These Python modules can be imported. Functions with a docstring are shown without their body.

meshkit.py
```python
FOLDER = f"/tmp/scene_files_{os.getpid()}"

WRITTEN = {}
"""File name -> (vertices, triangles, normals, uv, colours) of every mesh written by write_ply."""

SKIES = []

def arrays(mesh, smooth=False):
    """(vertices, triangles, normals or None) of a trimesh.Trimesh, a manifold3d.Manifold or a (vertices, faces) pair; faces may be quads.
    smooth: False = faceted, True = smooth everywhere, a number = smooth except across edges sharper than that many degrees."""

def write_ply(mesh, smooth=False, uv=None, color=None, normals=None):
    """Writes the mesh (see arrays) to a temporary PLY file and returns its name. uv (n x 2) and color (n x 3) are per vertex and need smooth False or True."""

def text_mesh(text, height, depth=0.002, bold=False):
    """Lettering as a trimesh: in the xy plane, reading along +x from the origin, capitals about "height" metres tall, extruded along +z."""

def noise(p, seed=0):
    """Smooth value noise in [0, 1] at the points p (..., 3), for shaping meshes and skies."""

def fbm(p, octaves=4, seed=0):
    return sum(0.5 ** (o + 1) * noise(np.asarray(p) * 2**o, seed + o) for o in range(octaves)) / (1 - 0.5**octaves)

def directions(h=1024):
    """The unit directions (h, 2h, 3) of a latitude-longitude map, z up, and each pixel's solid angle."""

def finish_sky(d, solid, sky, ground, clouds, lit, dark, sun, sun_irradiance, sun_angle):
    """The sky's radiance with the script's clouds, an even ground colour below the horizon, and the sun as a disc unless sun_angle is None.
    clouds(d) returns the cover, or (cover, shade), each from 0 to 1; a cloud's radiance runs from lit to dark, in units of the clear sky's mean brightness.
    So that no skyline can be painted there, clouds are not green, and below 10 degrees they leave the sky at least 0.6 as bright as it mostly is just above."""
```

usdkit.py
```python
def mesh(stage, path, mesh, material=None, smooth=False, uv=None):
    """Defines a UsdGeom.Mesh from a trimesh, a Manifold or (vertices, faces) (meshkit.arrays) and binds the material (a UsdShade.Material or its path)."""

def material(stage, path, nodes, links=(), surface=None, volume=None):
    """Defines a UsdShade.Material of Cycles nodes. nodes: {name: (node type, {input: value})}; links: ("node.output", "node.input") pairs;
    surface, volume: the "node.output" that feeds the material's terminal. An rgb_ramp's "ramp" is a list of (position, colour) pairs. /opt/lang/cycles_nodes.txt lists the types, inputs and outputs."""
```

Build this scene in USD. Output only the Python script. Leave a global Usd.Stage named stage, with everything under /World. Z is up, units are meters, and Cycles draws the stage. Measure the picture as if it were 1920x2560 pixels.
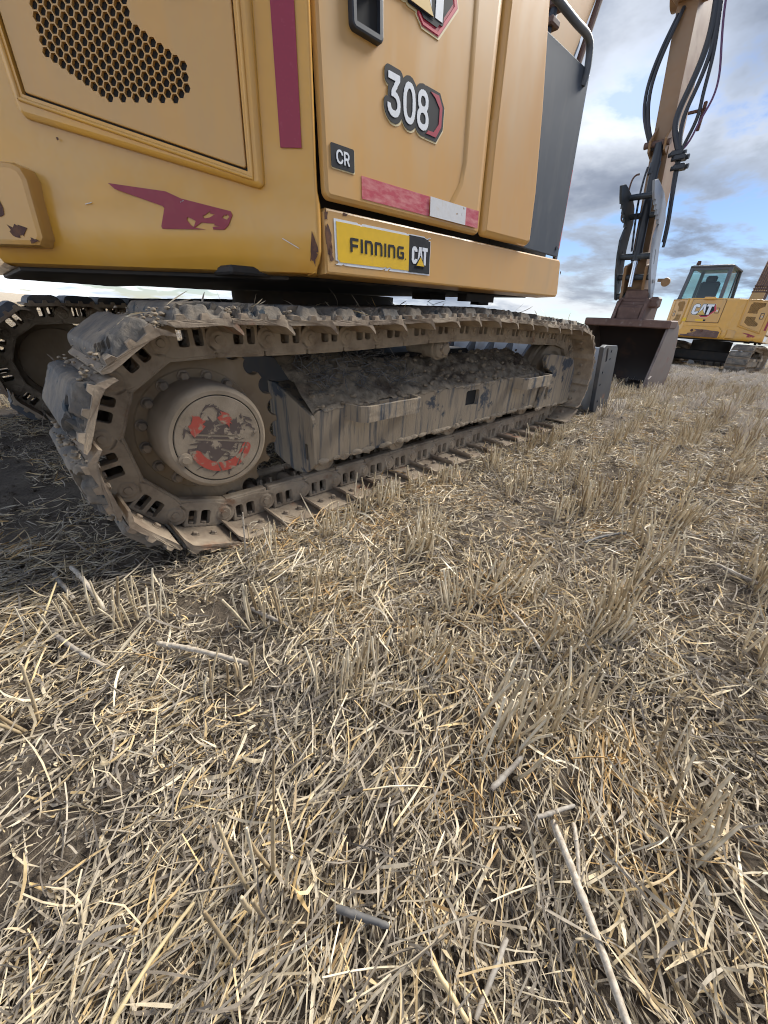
import math, random
import numpy as np
import trimesh, shapely
import shapely.geometry as sg
from shapely import affinity
from scipy.spatial import ConvexHull
import usdkit, meshkit
from pxr import Usd, UsdGeom, UsdLux, UsdShade, Gf, Sdf, Vt

rng = np.random.default_rng(7)
random.seed(7)
stage = Usd.Stage.CreateInMemory()
UsdGeom.SetStageUpAxis(stage, UsdGeom.Tokens.z)
UsdGeom.SetStageMetersPerUnit(stage, 1.0)
world = UsdGeom.Xform.Define(stage, '/World')
stage.SetDefaultPrim(world.GetPrim())
UsdGeom.Scope.Define(stage, '/World/Looks')

# ------------------------------------------------------------------ camera, sky, sun, exposure
# the excavator stands nose-up by three degrees; MT takes its frame (x forward, y left) to the world's
MT = np.array([[0.99863, 0.00013, -0.05221], [0.0, 1.0, 0.00241], [0.05221, -0.00241, 0.99863]])
EYE = np.array([-0.39845, -1.19156, 0.75047])
PITCH, ROLL, YAW, FOC = math.radians(28.08), math.radians(2.14), math.radians(46.04), 961.2
fw = np.array([math.cos(YAW) * math.cos(PITCH), math.sin(YAW) * math.cos(PITCH), -math.sin(PITCH)])
rt = np.array([math.sin(YAW), -math.cos(YAW), 0.0])
up = np.cross(rt, fw)
rt, up = math.cos(ROLL) * rt + math.sin(ROLL) * up, -math.sin(ROLL) * rt + math.cos(ROLL) * up
cam = UsdGeom.Camera.Define(stage, '/World/Camera')
R3 = np.stack([MT @ rt, MT @ up, -(MT @ fw)])
cm = np.eye(4)
cm[:3, :3] = R3
cm[3, :3] = MT @ EYE
cam.AddTransformOp().Set(Gf.Matrix4d(cm.tolist()))
cam.CreateFocalLengthAttr(FOC / 100)
cam.CreateHorizontalApertureAttr(19.20)
cam.CreateVerticalApertureAttr(25.60)
cam.CreateClippingRangeAttr(Gf.Vec2f(0.02, 20000))
cam.CreateExposureAttr(EXPOSURE := 3.42)

SUN_AZ, SUN_EL = math.radians(-8.0), math.radians(46.0)
sun_dir = np.array([math.cos(SUN_AZ) * math.cos(SUN_EL), math.sin(SUN_AZ) * math.cos(SUN_EL), math.sin(SUN_EL)])
SKY_STRENGTH = 0.05
dome = UsdLux.DomeLight.Define(stage, '/World/sky')
dome.GetPrim().SetCustomDataByKey('kind', 'structure')
# the cloud layer is read on a flat ceiling: direction / height
nodes = {
    'tc': ('texture_coordinate', {}),
    'sep': ('separate_xyz', {}),
    'zc': ('math', {'math_type': 'maximum', 'value2': 0.0}),
    'zz': ('math', {'math_type': 'add', 'value2': 0.16}),
    'inv': ('math', {'math_type': 'divide', 'value1': 1.0}),
    'flat': ('vector_math', {'math_type': 'scale'}),
    'mp': ('mapping', {'mapping_type': 'point', 'location': (0.3, 2.2, 0.0), 'scale': (1.0, 1.0, 0.35)}),
    'big': ('noise_texture', {'scale': 0.85, 'detail': 9.0, 'roughness': 0.55, 'distortion': 0.15}),
    'fine': ('noise_texture', {'scale': 2.3, 'detail': 8.0, 'roughness': 0.6, 'distortion': 0.2}),
    'soft': ('noise_texture', {'scale': 0.55, 'detail': 3.0, 'roughness': 0.5}),
    'cover': ('rgb_ramp', {'ramp': [(0.0, (0, 0, 0)), (0.435, (0.0,) * 3), (0.485, (0.85,) * 3), (0.53, (1, 1, 1)), (1, (1, 1, 1))]}),
    'mixn': ('mix_float', {'fac': 0.38}),
    'thick': ('rgb_ramp', {'ramp': [(0.0, (1.65, 1.69, 1.74)), (0.39, (1.45, 1.50, 1.57)), (0.445, (0.76, 0.85, 1.0)), (0.51, (0.37, 0.445, 0.60)), (0.585, (0.195, 0.25, 0.37)), (1.0, (0.17, 0.22, 0.34))]}),
    'thmix': ('mix_float', {'fac': 0.5}),
    'low': ('map_range', {'range_type': 'smoothstep', 'from_min': 0.02, 'from_max': 0.30, 'to_min': -0.085, 'to_max': 0.0, 'clamp': True}),
    'tl': ('math', {'math_type': 'add'}),
    'cl': ('vector_math', {'math_type': 'scale', 'scale': 1.25}),
    'sky': ('sky_texture', {'sky_type': 'single_scattering', 'sun_disc': False, 'sun_elevation': SUN_EL, 'sun_rotation': math.pi / 2 - SUN_AZ, 'aerosol_density': 0.3, 'altitude': 600.0}),
    'skd': ('vector_math', {'math_type': 'multiply', 'vector2': (0.20, 0.215, 0.25)}),
    'dot': ('vector_math', {'math_type': 'dot_product', 'vector2': (0.83, 0.414, 0.375)}),
    'dots': ('vector_math', {'math_type': 'dot_product', 'vector2': tuple(sun_dir)}),
    'glow': ('map_range', {'range_type': 'smoothstep', 'from_min': 0.979, 'from_max': 1.0, 'to_min': 0.0, 'to_max': 1.0, 'clamp': True}),
    'wide': ('map_range', {'range_type': 'smoothstep', 'from_min': -0.5, 'from_max': 0.9, 'to_min': 2.1, 'to_max': 0.8, 'clamp': True}),  # unseen clouds away from the sun brightened to light the near side
    'glowcl': ('rgb_ramp', {'ramp': [(0.0, (1, 1, 1)), (0.42, (1, 1, 1)), (0.56, (0.12,) * 3), (1.0, (0.0,) * 3)]}),
    'gl': ('math', {'math_type': 'multiply'}),
    'gl2': ('math', {'math_type': 'multiply', 'value2': 0.7}),
    'glc': ('vector_math', {'math_type': 'scale', 'vector1': (1.0, 0.985, 0.95)}),
    'grad': ('map_range', {'from_min': 0.0, 'from_max': 1.0, 'to_min': 0.95, 'to_max': 2.1, 'clamp': True}),  # clouds overhead brightened to light the ground
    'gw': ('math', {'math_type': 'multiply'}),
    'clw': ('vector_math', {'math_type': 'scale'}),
    'mix': ('mix_color', {'use_clamp': False}),
    'add': ('vector_math', {'math_type': 'add'}),
    'bg': ('background_shader', {'strength': SKY_STRENGTH}),
}
links = [('tc.generated', 'sep.vector'), ('sep.z', 'zc.value1'), ('zc.value', 'zz.value1'), ('zz.value', 'inv.value2'),
         ('tc.generated', 'flat.vector1'), ('inv.value', 'flat.scale'), ('flat.vector', 'mp.vector'),
         ('mp.vector', 'big.vector'), ('mp.vector', 'fine.vector'), ('mp.vector', 'soft.vector'),
         ('big.fac', 'mixn.a'), ('fine.fac', 'mixn.b'), ('mixn.result', 'cover.fac'),
         ('soft.fac', 'thmix.a'), ('mixn.result', 'thmix.b'), ('sep.z', 'low.value'), ('thmix.result', 'tl.value1'), ('low.result', 'tl.value2'), ('tl.value', 'thick.fac'),
         ('thick.color', 'cl.vector1'),
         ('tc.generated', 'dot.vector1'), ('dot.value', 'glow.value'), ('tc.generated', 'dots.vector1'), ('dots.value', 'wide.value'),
         ('thmix.result', 'glowcl.fac'), ('glow.result', 'gl.value1'), ('glowcl.color', 'gl.value2'), ('gl.value', 'gl2.value1'), ('gl2.value', 'glc.scale'),
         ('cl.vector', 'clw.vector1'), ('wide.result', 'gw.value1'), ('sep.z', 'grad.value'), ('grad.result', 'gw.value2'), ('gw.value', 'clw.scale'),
         ('cover.color', 'mix.fac'), ('sky.color', 'skd.vector1'), ('skd.vector', 'mix.a'), ('clw.vector', 'mix.b'),
         ('mix.result', 'add.vector1'), ('glc.vector', 'add.vector2'), ('add.vector', 'bg.color')]
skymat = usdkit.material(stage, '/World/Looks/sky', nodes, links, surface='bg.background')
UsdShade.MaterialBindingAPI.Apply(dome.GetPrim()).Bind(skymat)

sun = UsdLux.DistantLight.Define(stage, '/World/Sun')
sun.CreateNormalizeAttr(True)
sun.CreateIntensityAttr(0.2)
sun.CreateAngleAttr(26.0)
sun.CreateColorAttr(Gf.Vec3f(1.0, 0.97, 0.91))
zx = np.array(sun_dir)                      # the light shines along its -z axis
xx = np.cross([0, 0, 1.0], zx); xx /= np.linalg.norm(xx)
sm = np.eye(4); sm[:3, :3] = np.stack([xx, np.cross(zx, xx), zx])
sun.AddTransformOp().Set(Gf.Matrix4d(sm.tolist()))

# ------------------------------------------------------------------ materials (colour, grain and wear
def mk(name, nodes, links, out='p.BSDF'):
    return usdkit.material(stage, '/World/Looks/' + name, nodes, links, surface=out)

def plain(name, col, rough=0.5, metal=0.0, spec=0.5, coat=0.0):
    return mk(name, {'p': ('principled_bsdf', {'base_color': col, 'roughness': rough, 'metallic': metal, 'specular_ior_level': spec, 'coat_weight': coat, 'coat_roughness': 0.15})}, [])

def worn(name, col, dust, lo, hi, scale=6.0, stretch=(1, 1, 1), rough=(0.4, 0.9), bump=0.0, bscale=60.0, col2=None, detail=8.0, metal=0.0, coat=0.0, spec=0.5, third=None, tlo=0.6, thi=0.7, tscale=14.0, bdist=0.006):
    """a base colour (two tones) with dust or mud over it where a noise passes lo..hi; a third tone in patches"""
    n = {'g': ('geometry', {}), 'm': ('mapping', {'mapping_type': 'point', 'scale': stretch}),
         'n': ('noise_texture', {'scale': scale, 'detail': detail, 'roughness': 0.62, 'distortion': 0.2}),
         'f': ('map_range', {'range_type': 'linear', 'from_min': lo, 'from_max': hi, 'to_min': 0.0, 'to_max': 1.0, 'clamp': True}),
         'n2': ('noise_texture', {'scale': scale * 2.7 + 3, 'detail': 6.0}),
         'b2': ('mix_color', {'a': col, 'b': col2 or tuple(c * 0.8 for c in col)}),
         'd2': ('mix_color', {'a': tuple(c * 0.8 for c in dust), 'b': tuple(min(1, c * 1.2) for c in dust)}),
         'c': ('mix_color', {}), 'r': ('mix_float', {'a': rough[0], 'b': rough[1]}),
         'p': ('principled_bsdf', {'metallic': metal, 'coat_weight': coat, 'coat_roughness': 0.16, 'specular_ior_level': spec})}
    l = [('g.position', 'm.vector'), ('m.vector', 'n.vector'), ('n.fac', 'f.value'), ('g.position', 'n2.vector'), ('n2.fac', 'b2.fac'), ('n2.fac', 'd2.fac'),
         ('f.result', 'c.fac'), ('b2.result', 'c.a'), ('d2.result', 'c.b'), ('f.result', 'r.fac'), ('r.result', 'p.roughness')]
    last = 'c.result'
    if third:
        n |= {'n3': ('noise_texture', {'scale': tscale, 'detail': 7.0, 'roughness': 0.6}), 'f3': ('map_range', {'from_min': tlo, 'from_max': thi, 'to_min': 0.0, 'to_max': 1.0, 'clamp': True}),
              'c3': ('mix_color', {'b': third}), 'o3': ('vector_math', {'math_type': 'add', 'vector2': (11.3, 4.1, 7.7)})}
        l += [('g.position', 'o3.vector1'), ('o3.vector', 'n3.vector'), ('n3.fac', 'f3.value'), ('f3.result', 'c3.fac'), (last, 'c3.a')]
        last = 'c3.result'
    l.append((last, 'p.base_color'))
    if bump:
        n |= {'nb': ('noise_texture', {'scale': bscale, 'detail': 6.0, 'roughness': 0.65}), 'bu': ('bump', {'strength': bump, 'distance': bdist})}
        l += [('m.vector' if stretch != (1, 1, 1) else 'g.position', 'nb.vector'), ('nb.fac', 'bu.height'), ('bu.normal', 'p.normal')]
    return mk(name, n, l)

MUD = (0.26, 0.205, 0.142)
DUST = (0.36, 0.255, 0.125)
M = {}
M['yellow'] = worn('yellow_paint', (0.61, 0.315, 0.050), DUST, 0.46, 1.0, 2.2, rough=(0.24, 0.55), col2=(0.56, 0.29, 0.055), coat=0.25, bump=0.06, bscale=220, bdist=0.001)
M['yellow2'] = worn('yellow_paint_dusty', (0.555, 0.30, 0.076), DUST, 0.40, 0.95, 2.6, stretch=(2, 2, 0.5), rough=(0.32, 0.6), col2=(0.51, 0.275, 0.075), coat=0.2, bump=0.06, bscale=220, bdist=0.001)
M['yellow_low'] = worn('yellow_paint_lower', (0.595, 0.305, 0.042), (0.46, 0.30, 0.12), 0.48, 0.95, 3.0, rough=(0.22, 0.5), coat=0.45, bump=0.06, bscale=220, bdist=0.001)
M['chip'] = worn('rust_chip', (0.075, 0.03, 0.02), (0.13, 0.06, 0.03), 0.45, 0.65, 60, rough=(0.8, 0.95))
M['dark'] = worn('dark_underside', (0.018, 0.016, 0.015), (0.07, 0.05, 0.035), 0.5, 0.8, 7, rough=(0.7, 0.95))
M['gap'] = plain('dark_gap', (0.012, 0.011, 0.010), 0.8)  # near-black; sheets in it stand in for shade inside holes and recesses
M['greypanel'] = worn('dark_grey_panel', (0.052, 0.061, 0.075), (0.10, 0.105, 0.11), 0.5, 1.0, 9, stretch=(2, 2, 0.6), rough=(0.55, 0.7), bump=0.05, bscale=300, bdist=0.001, spec=0.25)
M['greyrail'] = worn('dark_grey_rail', (0.06, 0.068, 0.08), (0.16, 0.15, 0.13), 0.5, 0.9, 12, rough=(0.4, 0.8))
M['mudsteel'] = worn('mud_streaked_steel', (0.060, 0.064, 0.072), MUD, 0.36, 0.50, 4.0, stretch=(8, 8, 0.7), rough=(0.55, 0.95), bump=0.45, bscale=26, detail=10, third=(0.045, 0.05, 0.06), tlo=0.585, thi=0.625, tscale=5.5)
M['mud'] = worn('dry_mud', MUD, (0.31, 0.25, 0.18), 0.4, 0.7, 16, rough=(0.95, 0.98), bump=0.6, bscale=70, third=(0.13, 0.09, 0.055), tlo=0.55, thi=0.68)
M['mudclod'] = worn('mud_clods', (0.20, 0.155, 0.105), (0.30, 0.24, 0.17), 0.4, 0.7, 22, rough=(0.95, 0.98), bump=0.7, bscale=90, third=(0.085, 0.06, 0.04), tlo=0.52, thi=0.62, tscale=6)
M['plate'] = worn('shoe_steel', (0.17, 0.12, 0.08), (0.28, 0.22, 0.155), 0.36, 0.58, 9, rough=(0.75, 0.95), bump=0.4, bscale=80, third=(0.20, 0.085, 0.04), tlo=0.6, thi=0.7, tscale=7)
M['link'] = worn('link_steel', (0.19, 0.138, 0.09), (0.29, 0.232, 0.166), 0.34, 0.54, 12, rough=(0.7, 0.95), bump=0.35, bscale=110, third=(0.19, 0.095, 0.05), tlo=0.63, thi=0.72, tscale=9)
M['bolt'] = worn('bolt_steel', (0.16, 0.125, 0.09), (0.26, 0.2, 0.14), 0.4, 0.6, 20, rough=(0.6, 0.9))
M['sprocket'] = worn('sprocket_steel', (0.225, 0.158, 0.09), (0.26, 0.20, 0.135), 0.4, 0.62, 7, stretch=(1, 1, 0.6), rough=(0.75, 0.95), bump=0.25, bscale=90, third=(0.17, 0.10, 0.05), tlo=0.55, thi=0.7, tscale=6)
M['hub'] = worn('hub_mud', (0.24, 0.185, 0.125), (0.29, 0.23, 0.165), 0.4, 0.7, 10, rough=(0.85, 0.95), bump=0.2, bscale=100)
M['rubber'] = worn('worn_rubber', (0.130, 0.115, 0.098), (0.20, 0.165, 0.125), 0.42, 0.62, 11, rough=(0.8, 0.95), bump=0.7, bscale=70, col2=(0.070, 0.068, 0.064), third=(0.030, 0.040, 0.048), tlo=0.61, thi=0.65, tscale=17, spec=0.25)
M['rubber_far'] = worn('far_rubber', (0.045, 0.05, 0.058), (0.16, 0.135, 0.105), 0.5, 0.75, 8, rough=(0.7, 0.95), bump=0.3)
M['rust'] = worn('rusty_steel', (0.095, 0.048, 0.034), (0.15, 0.09, 0.068), 0.4, 0.7, 9, rough=(0.6, 0.85), third=(0.20, 0.16, 0.14), tlo=0.62, thi=0.75)
M['bucketin'] = worn('bucket_inside', (0.045, 0.033, 0.03), (0.12, 0.07, 0.045), 0.55, 0.8, 5, rough=(0.5, 0.8))
M['bucketside'] = worn('bucket_side', (0.105, 0.075, 0.062), (0.17, 0.135, 0.118), 0.35, 0.7, 7, rough=(0.45, 0.7), third=(0.14, 0.065, 0.045), tlo=0.6, thi=0.7, tscale=6)
M['stick'] = worn('stick_paint', (0.27, 0.15, 0.065), (0.24, 0.17, 0.11), 0.4, 0.8, 4, rough=(0.4, 0.7))
M['boom'] = worn('boom_paint', (0.52, 0.29, 0.10), DUST, 0.4, 0.9, 3, rough=(0.4, 0.65))
M['black'] = plain('black_paint', (0.014, 0.016, 0.02), 0.35)
M['hose'] = plain('hose_rubber', (0.016, 0.017, 0.021), 0.4)
M['purple'] = plain('purple_hose', (0.09, 0.035, 0.09), 0.45)
M['thumb'] = worn('thumb_steel_lit', (0.30, 0.315, 0.34), (0.18, 0.16, 0.15), 0.5, 0.75, 6, rough=(0.3, 0.5), metal=0.25)  # thumb steel with bright sky light put into its colour
M['thumbshade'] = worn('thumb_steel_shade', (0.03, 0.036, 0.04), (0.1, 0.09, 0.08), 0.5, 0.8, 8, rough=(0.35, 0.6))  # the same steel with shade put into its colour
M['blade'] = worn('blade_steel', (0.042, 0.047, 0.056), (0.13, 0.115, 0.10), 0.52, 0.75, 6, stretch=(1, 1, 0.5), rough=(0.35, 0.8), third=(0.22, 0.085, 0.04), tlo=0.62, thi=0.68, tscale=4)
M['bladeback'] = worn('blade_back', (0.40, 0.43, 0.46), (0.25, 0.22, 0.18), 0.5, 0.75, 7, rough=(0.35, 0.7))
M['chrome'] = plain('chrome_rod', (0.62, 0.66, 0.72), 0.15, 1.0)
M['redtape'] = worn('red_tape', (0.27, 0.014, 0.036), (0.32, 0.05, 0.07), 0.6, 0.9, 90, rough=(0.35, 0.5))
M['redpale'] = worn('faded_red_tape', (0.46, 0.055, 0.075), (0.55, 0.22, 0.20), 0.42, 0.75, 45, stretch=(0.5, 1, 1.6), rough=(0.35, 0.5))
M['whitetape'] = worn('white_tape', (0.62, 0.61, 0.60), (0.50, 0.42, 0.33), 0.55, 0.75, 40, rough=(0.4, 0.5))
M['reddecal'] = worn('red_decal', (0.25, 0.018, 0.034), (0.27, 0.045, 0.05), 0.5, 0.9, 30, rough=(0.4, 0.55))
M['white'] = worn('white_print', (0.72, 0.74, 0.76), (0.56, 0.57, 0.58), 0.5, 0.8, 30, rough=(0.35, 0.5))
M['blackprint'] = worn('black_print', (0.024, 0.025, 0.028), (0.045, 0.045, 0.045), 0.5, 0.8, 40, rough=(0.6, 0.75), spec=0.15)
M['cream'] = plain('cream_edge', (0.60, 0.49, 0.27), 0.45)
M['gold'] = plain('gold_print', (0.55, 0.36, 0.08), 0.4)
M['signyellow'] = worn('sticker_yellow', (0.72, 0.44, 0.008), (0.55, 0.32, 0.05), 0.6, 0.75, 16, rough=(0.35, 0.5))
M['redprint'] = plain('red_print', (0.34, 0.025, 0.04), 0.35)
M['redprint2'] = plain('light_red_print', (0.50, 0.05, 0.07), 0.35)
M['latch'] = plain('latch_plastic', (0.020, 0.022, 0.026), 0.45)
M['latchmetal'] = plain('latch_metal', (0.55, 0.56, 0.58), 0.25, 0.9)
M['amber'] = plain('amber_lens', (0.35, 0.09, 0.02), 0.3)
M['cabframe'] = worn('cab_frame', (0.055, 0.06, 0.068), (0.12, 0.11, 0.10), 0.5, 0.8, 8, rough=(0.4, 0.7))
M['seat'] = plain('seat_fabric', (0.02, 0.021, 0.024), 0.8)
M['redspray'] = worn('red_spray_paint', (0.37, 0.062, 0.040), (0.25, 0.195, 0.135), 0.53, 0.60, 34, stretch=(1, 1, 1), rough=(0.55, 0.9))
M['darkspray'] = worn('scraped_dark_paint', (0.085, 0.06, 0.05), (0.28, 0.22, 0.155), 0.54, 0.59, 28, rough=(0.55, 0.9))
M['glass'] = mk('tinted_glass', {'t': ('transparent_bsdf', {'color': (0.62, 0.80, 0.78)}), 'g': ('glossy_bsdf', {'color': (0.9, 0.95, 0.95), 'roughness': 0.03}), 'f': ('fresnel', {'IOR': 1.5}), 'x': ('mix_closure', {})},
               [('f.fac', 'x.fac'), ('t.BSDF', 'x.closure1'), ('g.BSDF', 'x.closure2')], 'x.closure')

def straw_mat(name, ramp, dark=0.0):
    n = {'g': ('geometry', {}), 'at': ('attribute', {'attribute': 'tone'}), 'o': ('object_info', {}), 'a': ('math', {'math_type': 'multiply_add', 'value2': 0.88}), 'b': ('math', {'math_type': 'multiply', 'value2': 0.12}),
         'r': ('rgb_ramp', {'ramp': ramp}), 'n': ('noise_texture', {'scale': 60.0, 'detail': 3.0}), 'v': ('map_range', {'from_min': 0.3, 'from_max': 0.7, 'to_min': 0.68, 'to_max': 1.15, 'clamp': True}),
         'big': ('noise_texture', {'scale': 3.2, 'detail': 2.0}), 'bm': ('map_range', {'from_min': 0.35, 'from_max': 0.65, 'to_min': -0.17, 'to_max': 0.17, 'clamp': True}), 'ab': ('math', {'math_type': 'add'}),
         's': ('vector_math', {'math_type': 'scale'}), 'd': ('principled_bsdf', {'roughness': 0.55, 'specular_ior_level': 0.35}), 't': ('translucent_bsdf', {}), 'x': ('mix_closure', {'fac': 0.18})}
    l = [('at.fac', 'a.value1'), ('o.random', 'b.value1'), ('b.value', 'a.value3'), ('g.position', 'big.vector'), ('big.fac', 'bm.value'), ('a.value', 'ab.value1'), ('bm.result', 'ab.value2'), ('ab.value', 'r.fac'), ('g.position', 'n.vector'), ('n.fac', 'v.value'),
         ('r.color', 's.vector1'), ('v.result', 's.scale'), ('s.vector', 'd.base_color'), ('s.vector', 't.color'), ('d.BSDF', 'x.closure1'), ('t.BSDF', 'x.closure2')]
    return mk(name, n, l, 'x.closure')
M['straw'] = straw_mat('straw', [(0.0, (0.14, 0.115, 0.09)), (0.18, (0.25, 0.21, 0.165)), (0.40, (0.385, 0.325, 0.245)), (0.58, (0.51, 0.43, 0.305)), (0.72, (0.63, 0.515, 0.335)), (0.82, (0.62, 0.435, 0.20)), (0.91, (0.74, 0.66, 0.50)), (1.0, (0.50, 0.315, 0.13))])
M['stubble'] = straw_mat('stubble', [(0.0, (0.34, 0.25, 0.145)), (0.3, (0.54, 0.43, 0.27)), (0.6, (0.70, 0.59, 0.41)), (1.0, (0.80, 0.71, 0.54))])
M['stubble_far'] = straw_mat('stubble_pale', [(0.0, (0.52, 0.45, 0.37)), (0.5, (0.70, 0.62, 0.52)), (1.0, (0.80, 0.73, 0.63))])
M['stalk'] = worn('pale_stalk', (0.50, 0.43, 0.335), (0.30, 0.245, 0.18), 0.44, 0.60, 130, rough=(0.6, 0.8), bump=0.3, bscale=200, bdist=0.001)
M['stalkgrey'] = worn('grey_stalk', (0.36, 0.32, 0.265), (0.20, 0.165, 0.13), 0.42, 0.62, 70, rough=(0.7, 0.85), bump=0.3, bscale=200, bdist=0.001)
M['stalkdark'] = worn('dark_stalk', (0.10, 0.095, 0.09), (0.2, 0.18, 0.155), 0.5, 0.75, 40, rough=(0.7, 0.85))
M['stalkgold'] = worn('golden_stalk', (0.58, 0.45, 0.24), (0.45, 0.34, 0.18), 0.45, 0.7, 30, rough=(0.5, 0.7))
M['residue'] = worn('sticker_residue', (0.565, 0.31, 0.088), (0.55, 0.295, 0.075), 0.45, 0.6, 30, rough=(0.45, 0.6))
M['soil'] = mk('soil', {'g': ('geometry', {}), 'n': ('noise_texture', {'scale': 9.0, 'detail': 9.0, 'roughness': 0.65}), 'r': ('rgb_ramp', {'ramp': [(0.3, (0.075, 0.058, 0.043)), (0.5, (0.125, 0.098, 0.072)), (0.68, (0.185, 0.148, 0.108))]}),
                        'len': ('vector_math', {'math_type': 'length'}), 'f': ('map_range', {'from_min': 9.0, 'from_max': 34.0, 'to_min': 0.0, 'to_max': 1.0, 'clamp': True}),
                        'n2': ('noise_texture', {'scale': 1.3, 'detail': 8.0}), 'r2': ('rgb_ramp', {'ramp': [(0.3, (0.33, 0.27, 0.195)), (0.7, (0.44, 0.375, 0.29))]}), 'c': ('mix_color', {}),
                        'nb': ('noise_texture', {'scale': 45.0, 'detail': 8.0, 'roughness': 0.7}), 'bu': ('bump', {'strength': 1.0, 'distance': 0.03}), 'p': ('principled_bsdf', {'roughness': 0.95, 'specular_ior_level': 0.2})},
               [('g.position', 'n.vector'), ('n.fac', 'r.fac'), ('g.position', 'len.vector1'), ('len.value', 'f.value'), ('f.result', 'c.fac'), ('r.color', 'c.a'), ('g.position', 'n2.vector'), ('n2.fac', 'r2.fac'), ('r2.color', 'c.b'), ('c.result', 'p.base_color'), ('g.position', 'nb.vector'), ('nb.fac', 'bu.height'), ('bu.normal', 'p.normal')])

# ------------------------------------------------------------------ mesh helpers
def cat(ms):
    return trimesh.util.concatenate(ms)

def hull(pts):
    h = trimesh.convex.convex_hull(np.asarray(pts, float))
    return h

def box(c, s, b=0.0, rz=0.0):
    """a box with edges cut off by b"""
    hx, hy, hz = (v / 2 for v in s)
    if b <= 0:
        m = trimesh.creation.box(s)
    else:
        p = []
        for sx in (-1, 1):
            for sy in (-1, 1):
                for sz in (-1, 1):
                    p += [(sx * (hx - b), sy * (hy - b), sz * hz), (sx * (hx - b), sy * hy, sz * (hz - b)), (sx * hx, sy * (hy - b), sz * (hz - b))]
        m = hull(p)
    if rz:
        m.apply_transform(trimesh.transformations.rotation_matrix(rz, (0, 0, 1)))
    m.apply_translation(c)
    return m

def cyl(a, b, r, n=20, r2=None):
    a, b = np.asarray(a, float), np.asarray(b, float)
    return tube([a, b], [r, r if r2 is None else r2], n)

def tube(pts, r, n=8, cap=True):
    p = np.asarray(pts, float)
    r = np.broadcast_to(r, (len(p),))
    t = np.gradient(p, axis=0)
    t /= np.linalg.norm(t, axis=1, keepdims=True) + 1e-12
    ref = np.array([0, 0, 1.0]) if abs(t[0][2]) < 0.9 else np.array([1.0, 0, 0])
    a = np.cross(t[0], ref); a /= np.linalg.norm(a)
    vs = []
    ang = np.arange(n) * 2 * np.pi / n
    for i in range(len(p)):
        a = a - t[i] * (a @ t[i]); a /= np.linalg.norm(a)
        b = np.cross(t[i], a)
        vs.append(p[i] + r[i] * (np.cos(ang)[:, None] * a + np.sin(ang)[:, None] * b))
    v = np.vstack(vs)
    f = []
    for i in range(len(p) - 1):
        for j in range(n):
            k = (j + 1) % n
            f += [(i * n + j, i * n + k, (i + 1) * n + k), (i * n + j, (i + 1) * n + k, (i + 1) * n + j)]
    if cap:
        c0, c1 = len(v), len(v) + 1
        v = np.vstack([v, p[0], p[-1]])
        for j in range(n):
            k = (j + 1) % n
            f += [(c0, k, j), (c1, (len(p) - 1) * n + j, (len(p) - 1) * n + k)]
    return trimesh.Trimesh(v, f, process=False)

def spline(pts, n=24):
    p = np.asarray(pts, float)
    from scipy.interpolate import CubicSpline
    d = np.r_[0, np.cumsum(np.linalg.norm(np.diff(p, axis=0), axis=1))]
    return CubicSpline(d, p)(np.linspace(0, d[-1], n))

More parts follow.
